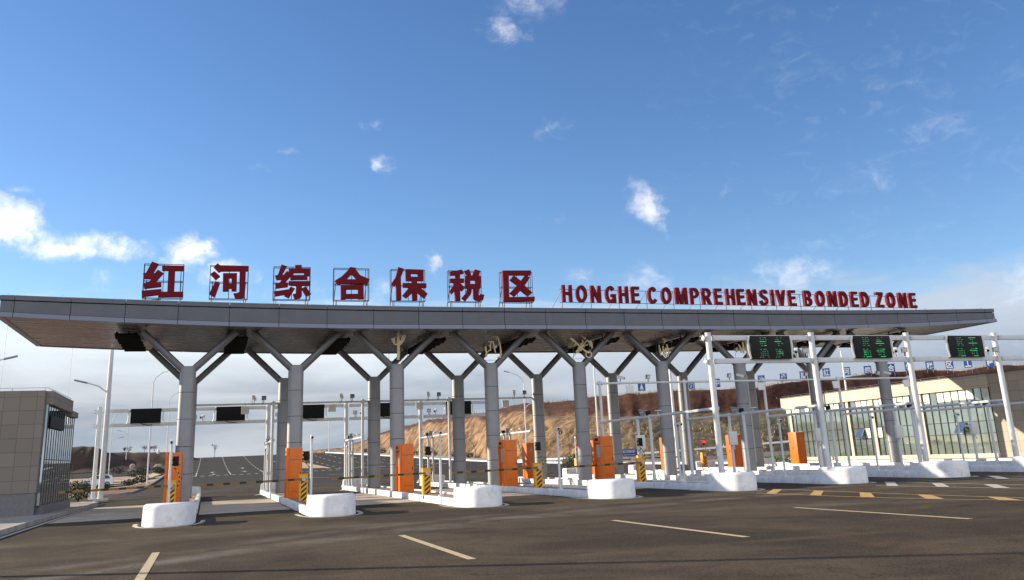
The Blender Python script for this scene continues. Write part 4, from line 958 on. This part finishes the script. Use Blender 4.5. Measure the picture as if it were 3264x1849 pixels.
for i, (x0, (cal, rows)) in enumerate(zip((22.3, 27.47, 32.63), LED)):
    nm = ('leftmost', 'middle', 'rightmost')[i]; W, H = 1.92, .96
    t = thing('led_sign', f'black LED lane sign with green dots, {nm} of the three lit ones', 'LED sign', (x0+W/2, -13.36, 5.03), 'lit LED lane signs on the front gantry')
    mb = MB(); mb.box(-W/2, W/2, -.06, .05, 0, H); mb.build('case', 'led_back', t, bev=.008)
    mb = MB(); mb2 = MB(); xl, xr, yt, yb, sh = cal
    for yv, segs in rows.items():
        v = (yv-yt)/(yb-yt)
        for a, b in segs:
            ua = (a-xl-sh*v)/(xr-xl); ub = (b-xl-sh*v)/(xr-xl)
            (mb if b-a > 120 else mb2).box(-W/2+ua*W, -W/2+ub*W, -.066, -.058, H*(1-v)-.012, H*(1-v)+.012)
    mb.build('lit_row', 'led_green', t, smooth=False); mb2.build('lit_dot', 'led_dim', t, smooth=False)
    for s in (-1, 1):
        mb = MB(); mb.tube([(s*(W/2+.02), .0, .95), (s*(W/2+.10), -.01, .75), (s*(W/2+.10), -.01, .35), (s*(W/2+.02), 0, .02)], .035, 6, sx=1.6); mb.build('bracket', 'cam_white', t)
    o = bullet(camB, (x0+W+.32, -13.3, 5.10), f'white bullet camera beside the {nm} lit LED sign', R(-38)); camB = camB or o
    o = flood(fl, (x0+W+.78, -13.3, 5.10), f'small floodlight on the lower beam right of the {nm} lit LED sign', R(-20)); fl = fl or o
bk = None
for i, x in enumerate((-2.6, 2.32, 7.2, 12.1, 17.0)):
    lab = f'unlit black sign back on the rear gantry '+('left of the first column' if i == 0 else f'between the {ORD[i-1]} and {ORD[i]} columns')
    if bk is None:
        t = thing('lane_sign', lab, 'lane sign', group='black lane sign backs on the rear gantry')
        mb = MB(); mb.box(-.86, .86, -.06, .06, 0, .86); mb.build('case', 'dark_panel', t, bev=.01)
        mb = MB()
        for s in (-1, 1): mb.tube([(s*.88, 0, .84), (s*.98, 0, .65), (s*.98, 0, .2), (s*1.05, 0, -.02)], .03, 6)
        mb.build('bracket', 'cam_white', t)
        mb = MB(); mb.tube([(-.3, -.08, .02), (-.1, -.14, -.10), (.25, -.14, -.14), (.4, -.1, -.1)], .022, 6); mb.build('cable', 'black', t); bk = t
    else: t = again(bk, lab, (0, 0, 0))
    t.location = (x, 14.05, 4.46)
pl_ = None
for k in range(4):
    w = RA[k+1]-RA[k]; x = RA[k]; nm = f'between the {ORD[k]} and {ORD[k+1]} left columns'
    o = bullet(camB, (x+w*.76, 6.9, 5.02), f'white camera aimed away on the thin rail {nm}', R(160))
    flood(fl, (x+w*.88, 6.9, 5.02), f'small floodlight on the thin rail {nm}', R(180))
    o = plate(pl_, (x+w*.65, 6.9, 4.95), f'white antenna panel hung from the thin rail {nm}'); pl_ = pl_ or o
    x = AX[k+1]
    bullet(camB, (x+1.0, 14.1, 4.48), f'small camera on the rear gantry lower beam {nm}', R(-30)); flood(fl, (x+.55, 14.1, 4.48), f'small floodlight on the rear gantry lower beam {nm}', 0)
for k in range(4):
    w = P; x = RB[k]; nm = f'between the {ORD[k+4]} and {ORD[k+5]} right posts'
    flood(fl, (x+w*.57, -1.5, 5.12), f'small floodlight on the right rail {nm}', R(15)); bullet(camB, (x+w*.71 if k else x+w*.25, -1.5, 5.12), f'white camera on the right rail {nm}', R(48))
    plate(pl_, (x+w*.95 if k else x+w*.34, -1.5, 5.06), f'white antenna panel hung from the right rail {nm}')

# ------------------------------------------------------------------ left building
t = thing('gate_building', 'taupe tiled gatehouse with dark glass wall at the left edge', 'building', (-8, -1, .15))
XA, YA, YE, ZT = -5.36, -4.4, 4.05, 5.0
mb = MB(); mb.box(-16, XA, YA, YA+.3, 1.0, ZT); mb.box(-16, -15.7, YA+.3, YE, 1.0, ZT); kid(mb, 'front_wall', 'taupe_tile', t, smooth=False)
mb = MB(); mb.box(-16, XA-.02, YA+.03, YA+.28, .1, .998); kid(mb, 'plinth', 'plinth_stone', t, smooth=False)
mb = MB(); mb.box(XA-.3, XA+.26, YA+.302, 1.95, 4.46, ZT-.003); mb.box(XA-.3, XA+.255, 1.953, YE+.02, 4.3, 4.56); kid(mb, 'parapet', 'taupe_tile_side', t, smooth=False)
mb = MB(); mb.box(-16, XA-.3, YA+.3, YE-.02, 4.3, 4.4); kid(mb, 'roof', 'roof_dark', t, smooth=False)
mb = MB(); mb.box(XA-.05, XA+.24, YA+.45, YE, .1, .50); mb.box(-15.7, XA-.1, YE-.3, YE-.02, .1, 4.29); kid(mb, 'side_plinth', 'plinth_stone', t, smooth=False)
mb = MB(); mb.box(XA-.04, XA+.15, YA+.36, YA+.44, .5, 4.45); kid(mb, 'corner_post', 'mullion', t, smooth=False)
gl = MB(); gl.box(XA+.0, XA+.11, YA+.45, YE-.05, .51, 4.44); gl.box(XA-.02, XA+.12, YA+.31, YA+.35, .5, 4.45); kid(gl, 'window', 'facade_glass_dark', t, smooth=False)
mb = MB(); n = 12
for i in range(n+1): y = YA+.47+(YE-YA-.55)*i/n; mb.box(XA+.112, XA+.124, y-.03, y+.03, .505, 4.455)
for z in (2.28, 1.5): mb.box(XA+.112, XA+.118, YA+.5, YE-.1, z-.02, z+.02)
kid(mb, 'mullion', 'mullion', t, smooth=False)
mb = MB(); mb.box(XA+.155, XA+.2, YA+.7, YA+4.6, 3.55, 4.05); kid(mb, 'dark_panel', 'black', t, smooth=False)
mb = MB()
for i in range(9): mb.tube([(-15+i*1.2, YA+.1, ZT), (-15+i*1.2, YA+.1, ZT+.13)], .012, 5)
mb.tube([(-15.4, YA+.1, ZT+.12), (XA+.05, YA+.1, ZT+.12), (XA+.15, 1.9, ZT+.12)], .012, 5)
for i in range(8): mb.tube([(XA+.14, YA+.8+i*.75, ZT), (XA+.14, YA+.8+i*.75, ZT+.12)], .012, 5)
kid(mb, 'roof_rail', 'steel', t)
mb = MB(); mb.box(-15, XA-.5, YA+.32, YE-.4, .1, .14); kid(mb, 'inner_floor', 'roof_dark', t, smooth=False)
for i, (a, b) in enumerate((((-7.95, .4, sz(-8)), (-7.97, .4, 4.4)), ((-6.25, 8.66, sz(-6.25)), (-6.33, 8.7, 0.1)))):
    mb = MB(); mb.tube([a, ((a[0]+b[0])/2, (a[1]+b[1])/2, (a[2]+b[2])/2-.03), b], .011, 5)
    tag(mb.build('cable', 'steel'), ('thin vertical cable from the canopy left end onto the gatehouse roof', 'thin vertical cable from the canopy rear edge down behind the gatehouse')[i], 'cable')

# ------------------------------------------------------------------ right building
t = thing('office_building', 'low cream office building with tall green glass front on the right', 'building', (55, 12, .15))
X0 = 50.1; YN, YS = 25.0, 1.6
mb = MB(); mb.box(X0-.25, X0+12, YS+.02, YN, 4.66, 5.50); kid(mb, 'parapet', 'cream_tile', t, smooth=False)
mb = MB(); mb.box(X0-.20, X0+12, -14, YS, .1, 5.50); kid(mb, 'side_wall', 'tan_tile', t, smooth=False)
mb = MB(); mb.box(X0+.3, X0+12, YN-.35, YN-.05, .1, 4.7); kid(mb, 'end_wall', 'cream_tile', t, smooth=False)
mb = MB(); mb.box(X0-.18, X0+.3, YS+.02, YN-.02, .1, .42); kid(mb, 'plinth', 'cream_tile', t, smooth=False)
mb = MB(); mb.box(X0-.3, X0+12, -14, YN+.03, 5.503, 5.57); kid(mb, 'roof', 'roof_dark', t, smooth=False)
ny = 34; ys_ = [YS+.25+(YN-.3-YS-.25)*i/ny for i in range(ny+1)]; rg2 = random.Random(11)
wf = MB(); wf.box(X0+.02, X0+.05, YS+.25, YN-.3, .42, 4.655); win = kid(wf, 'window', 'facade_glass', t, smooth=False)
mb = MB()
for y in ys_: mb.box(X0-.03, X0+.018, y-.02, y+.02, .425, 4.655)
for z in (1.72, 2.52): mb.box(X0-.03, X0+.018, YS+.3, YN-.35, z-.02, z+.02)
kid(mb, 'mullion', 'mullion', t, smooth=False)
for i in range(ny):
    if rg2.random() < .8: mb = MB(); mb.box(X0-.004, X0+.016, ys_[i]+.05, ys_[i+1]-.05, 3.95+rg2.uniform(0, .1), 4.63); kid(mb, 'blind', 'blind_white', t, smooth=False)
for i in (4, 16, 18): mb = MB(); mb.box(X0-.004, X0+.016, ys_[i]+.05, ys_[i+1]-.05, 1.76, 2.48); kid(mb, 'blind', 'blind_white', t, smooth=False)
for y in (8.1, 13.3, 16.2, 24.0): mb = MB(); mb.box(X0-.12, X0-.065, y-.15, y+.15, .43, 4.65); kid(mb, 'pier', 'cream_tile', t, smooth=False)
for y in (4.6, 14.9):
    mb = MB(); mb.obox((X0-.28, y, 2.14), (.03, .74, .80), Matrix.Rotation(R(32), 3, 'Y')); o = kid(mb, 'open_sash', 'facade_glass_dark', t, smooth=False)
mb = MB()
for i in range(14): mb.tube([(X0-.2, YS+.6+i*1.8, 5.57), (X0-.2, YS+.6+i*1.8, 5.70)], .012, 5)
mb.tube([(X0-.2, YS+.2, 5.69), (X0-.2, YN-.2, 5.69)], .012, 5); kid(mb, 'roof_rail', 'steel', t)
mb = MB(); mb.box(49.6, 64, -60, 30, -.05, .155); structure(mb, 'office_pavement', 'pavement', smooth=False)

# ------------------------------------------------------------------ street lamps
def street_lamp(x, y, label, h=10.4, hi=1, lo=-1, loz=5.9, wide=.085, foot=False, z=None):
    z0 = gz(x, y)+.02 if z is None else z; t = thing('street_lamp', label, 'street lamp', (x, y, z0), 'tall white street lamps')
    mb = MB(); mb.tube([(0, 0, 0), (0, 0, loz), (0, 0, h)], [wide, wide*.85, wide*.62], 12)
    if foot: mb.box(-.4, .4, -.35, .35, -.02, .10)
    mb.build('pole', 'pole_grey', t)
    for s, zz, L, nm in ((hi, h, 1.9, 'top'), (lo, loz, 1.25, 'low')):
        if not s: continue
        mb = MB(); mb.tube([(0, 0, zz-.05), (s*.12*L, 0, zz+.22*L), (s*.45*L, 0, zz+.48*L), (s*L, 0, zz+.66*L)], [.05, .045, .04, .034], 8); mb.build('arm', 'pole_grey', t)
        mb = MB(); mb.obox((s*(L+.32), 0, zz+.66*L+.07), (.75, .24, .10), Matrix.Rotation(R(-s*14), 3, 'Y')); mb.build('lamp_head', 'grey_metal', t, bev=.03)
    return t
street_lamp(-4.72, 13.45, 'thick white street lamp standing beside the rear gantry end post', wide=.16, foot=True, z=.15)
street_lamp(-12.3, 13.1, 'street lamp behind the gatehouse with its arm reaching in from the left edge', 7.0, 1, 0)
street_lamp(-4.7, 57, 'white street lamp on the left road edge behind the first orange machine')
street_lamp(-4.7, 100, 'distant street lamp on the left road edge just left of the first column')
street_lamp(-14, 118, 'far left street lamp above the parked white car', 9., 1, 1, 5.2)
street_lamp(-13.7, 146, 'small far street lamp in front of the dark mound', 8.6, 0, -1, 6.5)
street_lamp(-17.6, 150, 'smallest far street lamp at the foot of the dark mound', 8., 0, -1, 6.5)
street_lamp(-12.0, -22.2, 'street lamp beyond the left edge whose shadow crosses the forecourt', 11.5, 0, 0, 6, .14)
street_lamp(37.9, 61, 'street lamp with arm to the left seen between the fourth and fifth columns', 9.9, -1, 1, 6.6)
street_lamp(25.6, 155, 'distant street lamp on the road crest left of the cut hill', 9.2, 0, 0)
street_lamp(44, 53, 'tall white mast in front of the hill behind the fifth column', 12.8, 0, 0, 7, .12)
street_lamp(38.9, 24.8, 'tall white mast right behind the sixth front column', 12.5, 0, 0, 7, .13)
street_lamp(69, 40, 'white mast rising behind the cream office roof', 11.4, 0, 0, 7, .13)
mb = MB(); mb.tube([(-4.62, 57, 4.15), (-4.2, 57, 4.2), (-3.85, 57, 4.0), (-3.8, 57, 3.75)], .03, 6); mb.tube([(-3.8, 57, 3.78), (-3.8, 57, 3.55), (-3.8, 57, 3.38)], [.10, .16, .10], 12)
tag(mb.build('dome_camera', 'cam_white'), 'white dome camera on an arm of a street lamp', 'security camera')

# ------------------------------------------------------------------ blue signs on the hill and road sign
def board(x, y, zc, w, h, txt, label, kindname='hill_sign', group='blue one character boards along the hill rim'):
    ang = math.atan2(x-1.06, y+45.8)*.9; zg = 1e9
    for i, (cx, cy, cz) in enumerate(crest_pts):
        d = math.hypot(cx-x, cy-y)
        if d < zg: zg, zb = d, cz
    t = thing(kindname, label, 'sign board', (x, y, zc-h/2), group, -ang)
    mb = MB(); mb.box(-w/2, w/2, -.03, .03, 0, h); mb.build('board', 'blue_sign', t, smooth=False)
    mb = MB()
    for s in (-.38, .38): mb.tube([(s*w, .06, min(zb-zc+h/2-.6, -.3)), (s*w, .06, h*.9)], .025, 5)
    mb.build('leg', 'steel', t)
    mb = MB()
    if txt == 'tree':
        mb.add([(-.28, -.036, .32), (.28, -.036, .32), (.22, -.036, .5), (.14, -.036, .72), (.10, -.036, .95), (0, -.036, 1.18), (-.10, -.036, .95), (-.14, -.036, .72), (-.22, -.036, .5)], [tuple(range(9))])
        mb.box(-.34, .34, -.036, -.032, .12, .20)
    elif txt == 'frame':
        for q in ((-.42, .42, .16, .22), (-.42, .42, .98, 1.04), (-.42, -.36, .22, .98), (.36, .42, .22, .98)): mb.box(q[0], q[1], -.036, -.031, q[2], q[3])
        for q in ((-.2, .05, .4, .5), (-.1, .2, .6, .7), (-.2, .1, .78, .84)): mb.box(q[0], q[1], -.036, -.031, q[2], q[3])
    elif txt:
        vs, fs = text_geo(txt, .01, .018); vs = fit(vs, w*.78, h*.78, .01); mb.add(stand(vs, (-w*.39, -.031, h*.11)), fs)
    if mb.v: mb.build('character', 'sign_white', t, smooth=False)
board(65.9, 85.0, 11.27, 1.15, 1.32, 'tree', 'blue board with a white peak emblem, leftmost on the hill rim')
board(72.7, 81.4, 10.95, 1.15, 1.3, 'frame', 'blue board with a white framed emblem behind the sixth rear column')
board(76.1, 79.4, 11.2, 1.1, 1.3, '中', 'blue board with white character 中 on the hill rim')
for c, x, y, z in (('冶', 81.9, 75.8, 11.35), ('承', 84.6, 73.9, 11.42), ('建', 87, 72.2, 11.55), ('红', 89.7, 70.2, 11.77), ('河', 92, 68.4, 11.72), ('综', 94.3, 66.5, 11.7), ('合', 96.8, 64.4, 11.76), ('保', 98.6, 62.8, 11.82), ('税', 100.7, 60.9, 11.68), ('区', 102.6, 59.1, 11.65), ('工', 104.3, 57.4, 11.61), ('程', 106.3, 55.4, 11.52)):
    board(x, y, z, 1.05, 1.22, c, f'blue board with white character {c} on the hill rim')
t = thing('road_sign', 'blue road sign board with white writing behind the fifth barrier gate', 'road sign', (37.4, 31.1, gz(37, 31)), rz=-.5)
mb = MB(); mb.box(-.75, .75, -.02, .02, 1.05, 1.72); mb.build('board', 'blue_sign', t, bev=.008)
mb = MB(); vs, fs = text_geo('红河综保', .005, .012); vs = fit(vs, 1.1, .26, .008); mb.add(stand(vs, (-.55, -.021, 1.36)), fs)
for i in range(8): mb.box(-.5+.13*i, -.41+.13*i, -.026, -.0205, 1.17, 1.22)
mb.build('writing', 'sign_white', t, smooth=False)
mb = MB()
for s in (-.1, .1): mb.tube([(s, .05, 0), (s, .05, 1.6)], .04, 8)
mb.build('post', 'steel', t)

# ------------------------------------------------------------------ plants
def leaves(mb, c, r, n, size, rg, flat=1.):
    for i in range(n):
        while True:
            p = Vector((rg.uniform(-1, 1), rg.uniform(-1, 1), rg.uniform(-1, 1)))
            if .25 < p.length < 1: break
        p = Vector((p.x*r[0], p.y*r[1], p.z*r[2]))*(1+.25*noise.noise((p.x*2+c[0], p.y*2+c[1], p.z*2)))+Vector(c)
        a = Vector((rg.gauss(0, 1), rg.gauss(0, 1), rg.gauss(0, 1))).normalized(); b = a.cross(Vector((rg.gauss(0, 1), rg.gauss(0, 1), rg.gauss(0, 1)))).normalized(); s = size*rg.uniform(.6, 1.3)
        mb.add([p-a*s, p+b*s*.5, p+a*s, p-b*s*.5], [(0, 1, 2, 3)])
def shrub(x, y, r, h, label, m_='leaf', n=260, size=.09, stem=True, grp='round clipped shrubs by the roads'):
    rg = random.Random(int(x*100+y*7)); t = thing('shrub', label, 'shrub', (x, y, gz(x, y)+.02), grp)
    mb = MB(); leaves(mb, (0, 0, h*.55), (r, r, h*.5), n, size, rg); mb.build('foliage', m_, t, smooth=False)
    mb = MB()
    for i in range(5): a = rg.random()*6.28; mb.tube([(0, 0, 0), (r*.3*math.cos(a), r*.3*math.sin(a), h*.4), (r*.6*math.cos(a), r*.6*math.sin(a), h*.75)], [.03, .022, .01], 5)
    mb.build('stem', 'bark', t)
shrub(-6.5, 18.6, .85, 1.25, 'bushy green shrub with lit yellow top beside the gatehouse', 'leaf', 900, .08, grp='loose green shrubs')
for i, (x, y, r, h, lab) in enumerate(((-9.2, 62, .9, .6, 'low dark hedge shrub right of the parked white car'), (-7.0, 66, .9, .65, 'dark clipped shrub left of the second lamp foot'), (-5.9, 68, .9, .75, 'tallest dark clipped shrub beside the second lamp foot'), (-14.2, 108, 1.2, 1.7, 'dark shrub at the far end of the pale path'), (-9.6, 109, .9, 1.2, 'left one of two round shrubs on the pale path'), (-8.2, 109.5, .9, 1.25, 'right one of two round shrubs on the pale path'), (-6.2, 108, .8, .9, 'round shrub beside the far lamp pole'), (-5.3, 96, .8, .8, 'round shrub behind the first slim camera post'), (-13.5, 128, 1.2, 1.0, 'spreading dark shrub before the mound'), (-9.5, 132, 1.3, 1.1, 'dark shrub left of the pale boulder'))):
    shrub(x, y, r, h, lab, 'leaf_dark', 420, .11)
i = 0
for y in (146, 139, 132, 125, 118, 108, 100, 92, 84, 77):
    x = rx(y)+4.2+random.uniform(-.6, .8); shrub(x, y, .95, 1.0, f'round clipped shrub on the right roadside, {ORD[i]} from the crest', 'leaf_dark', 150, .15); i += 1
t = thing('hedge', 'low trimmed green hedge left of the cream office', 'hedge', (45.9, 20.6, gz(46, 20)+.15))
mb = MB(); rg = random.Random(8)
for i in range(1800): 
    p = Vector((rg.uniform(-2.6, 2.2), rg.uniform(-.5, .5), rg.uniform(0, .55))); a = Vector((rg.gauss(0, 1), rg.gauss(0, 1), rg.gauss(0, 1))).normalized(); b = a.orthogonal().normalized(); s = .07
    mb.add([p-a*s, p+b*s*.6, p+a*s, p-b*s*.6], [(0, 1, 2, 3)])
mb.build('foliage', 'leaf_bright', t, smooth=False)
shrub(36.5, 42, .9, 1.3, 'dark shrub behind the seventh column near the red soil', 'leaf_dark', 260, .13, grp='loose green shrubs')
shrub(33.6, 36, 1.0, 1.25, 'leafy shrub left of the third far barrier gate', 'leaf', 320, .12, grp='loose green shrubs')
def bare_tree(x, y, h, label, leafn=0, seed=1, spread=.5, z=None):
    rg = random.Random(seed); t = thing('bare_tree', label, 'tree', (x, y, gz(x, y) if z is None else z), 'thin bare saplings')
    mb = MB(); tips = []
    def grow(p, d, L, r, lev):
        q = p+d*L; mid = (p+q)/2+Vector((rg.uniform(-.06, .06), rg.uniform(-.06, .06), 0))*L; mb.tube([p, mid, q], [r, r*.85, r*.65], 5 if lev else 7, caps=lev == 0)
        if lev >= 3: tips.append(q); return
        for i in range(3 if lev < 2 else 2):
            dd = (d+Vector((rg.uniform(-1, 1), rg.uniform(-1, 1), rg.uniform(-.1, .7)))*spread).normalized(); grow(q if i == 0 else p+(q-p)*rg.uniform(.55, .95), dd, L*rg.uniform(.5, .7), r*.55, lev+1)
    grow(Vector((0, 0, -.1)), Vector((0, 0, 1)), h*.48, .035+h*.006, 0); mb.build('trunk', 'bark', t)
    if leafn:
        mb = MB()
        for q in tips: leaves(mb, q, (.35, .35, .3), leafn, .10, rg)
        mb.build('crown', 'leaf_brown', t, smooth=False)
i = 0
for y, dx_ in ((143, 3), (128, 3.5), (116, 3), (104, 4), (97, 3), (88, 4), (80, 3), (70, 5), (62, 7), (56, 9)):
    bare_tree(rx(y)+dx_+.5, y, random.uniform(3.2, 4.2), f'thin bare sapling at the hill foot, {ORD[i]} from the crest', 0, 20+i); i += 1
for i, (x, y, h) in enumerate(((62, 57, 3.5), (70, 52, 3.2), (78, 50, 3.4))): bare_tree(x, y, h, f'thin bare sapling on the slope, {ORD[i]} behind the right columns', 0, 50+i, z=1.6+i*.3)
bare_tree(2.4, 158, 2.6, 'small reddish bush alone on the road crest', 5, 77, .35)
for i, (x, y, h) in enumerate(((-34, 120, 5.6), (-29.5, 122, 6.), (-25.5, 119, 5.4), (-22.5, 124, 5.2), (-19.6, 120, 4.4), (-31.5, 114, 5.0), (-26.8, 112, 4.6))):
    bare_tree(x, y, h, f'brown leafy tree in front of the dark mound, {ORD[i]} in the clump', 16, 90+i, .62)
for i, (x, z) in enumerate(((-14.6, 5.2), (-10.9, 5.1), (-9.9, 5.1), (-9.1, 5.1), (-13.8, 5.1))): bare_tree(x, 152.5, 1.5, f'wispy bare bush on the mound rim, {ORD[i]} of the rim bushes', 6, 130+i, .6, z)

t = thing('boulder', 'pale standing boulder on a plinth before the dark mound', 'boulder', (-11.6, 134, gz(-11.6, 134)+.05))
mb = MB(); vs = []
bm = bmesh.new(); bmesh.ops.create_icosphere(bm, subdivisions=3, radius=1)
for v in bm.verts: v.co = Vector((v.co.x*1.1, v.co.y*.8, v.co.z*1.15))*(.42+.1*noise.noise(v.co*1.7)); v.co.z += .95
mb.add([v.co for v in bm.verts], [tuple(v.index for v in f.verts) for f in bm.faces]); bm.free(); mb.build('rock', 'rock', t)
mb = MB(); mb.box(-.7, .7, -.5, .5, -.1, .5); mb.build('plinth', 'concrete', t, bev=.05)
t2 = thing('boulder', 'low rounded grey boulder right of the standing boulder', 'boulder', (-7.4, 136, gz(-7.4, 136)+.1))
mb = MB(); bm = bmesh.new(); bmesh.ops.create_icosphere(bm, subdivisions=3, radius=1)
for v in bm.verts: v.co = Vector((v.co.x*1.5, v.co.y, v.co.z*1.0))*(.5+.1*noise.noise(v.co*1.3+Vector((5, 0, 0)))); v.co.z += .25
mb.add([v.co for v in bm.verts], [tuple(v.index for v in f.verts) for f in bm.faces]); bm.free(); mb.build('rock', 'rock', t2)

# ------------------------------------------------------------------ parked car
t = thing('parked_car', 'white hatchback car parked on the left back road facing left', 'car', (-12.2, 84.4, gz(-12, 84)+.03), rz=R(4))
prof = [(-1.98, .35), (-2.0, .62), (-1.85, .82), (-1.05, .98), (-.98, 1.0), (-.25, 1.45), (.2, 1.52), (1.2, 1.50), (1.62, 1.40), (1.92, .98), (1.98, .62), (1.95, .32)]
mb = MB(); n = len(prof)
rows = [(-.84, .97), (-.80, 1.0), (-.5, 1.01), (0, 1.015), (.5, 1.01), (.80, 1.0), (.84, .97)]
for y, s in rows:
    for x, z in prof:
        tp = 1-.16*max(0, (z-.95)/.57) if abs(y) > .4 else 1; mb.v.append((x*s, y*tp, .3+(z-.3)*(s if s < 1 else 1)))
for i in range(len(rows)-1):
    for j in range(n-1): mb.f.append([i*n+j, i*n+j+1, (i+1)*n+j+1, (i+1)*n+j]); mb.mi.append(0)
    mb.f.append([i*n+n-1, i*n, (i+1)*n, (i+1)*n+n-1]); mb.mi.append(0)
mb.f += [list(range(n)), list(range((len(rows)-1)*n, len(rows)*n))[::-1]]; mb.mi += [0, 0]
mb.build('body', 'car_white', t, ang=40)
for s in (-1, 1):
    mb = MB(); mb.add([(x, s*y, z) for x, y, z in ((-.85, .835, 1.0), (.28, .84, 1.0), (.28, .755, 1.43), (-.22, .76, 1.40))], [(0, 1, 2, 3)]); mb.add([(x, s*y, z) for x, y, z in ((.36, .84, 1.0), (1.55, .835, 1.02), (1.3, .755, 1.40), (.36, .755, 1.43))], [(0, 1, 2, 3)]); mb.build('window', 'car_glass', t, smooth=False)
    mb = MB(); mb.obox((1.83, s*.68, .98), (.10, .2, .26)); mb.build('tail_light', 'red_lamp_off', t, bev=.02)
    mb = MB(); mb.obox((-1.88, s*.62, .72), (.18, .28, .14)); mb.build('headlight', 'sign_white', t, bev=.03)
    mb = MB(); mb.obox((-.72, s*.93, 1.02), (.12, .2, .12)); mb.build('mirror', 'car_white', t, bev=.03)
mb = MB(); mb.add([(-.98, -.66, 1.035), (-.98, .66, 1.035), (-.30, .6, 1.445), (-.30, -.6, 1.445)], [(0, 1, 2, 3)]); mb.build('windscreen', 'car_glass', t, smooth=False)
for x in (-1.22, 1.22):
    for s in (-1, 1):
        mb = MB(); mb.tube([(x, s*.66, .32), (x, s*.87, .32)], .32, 22); w = mb.build('wheel', 'rubber', t)
        mb = MB(); mb.tube([(x, s*.872, .32), (x, s*.885, .32)], .20, 16); mb.build('rim', 'steel', w)
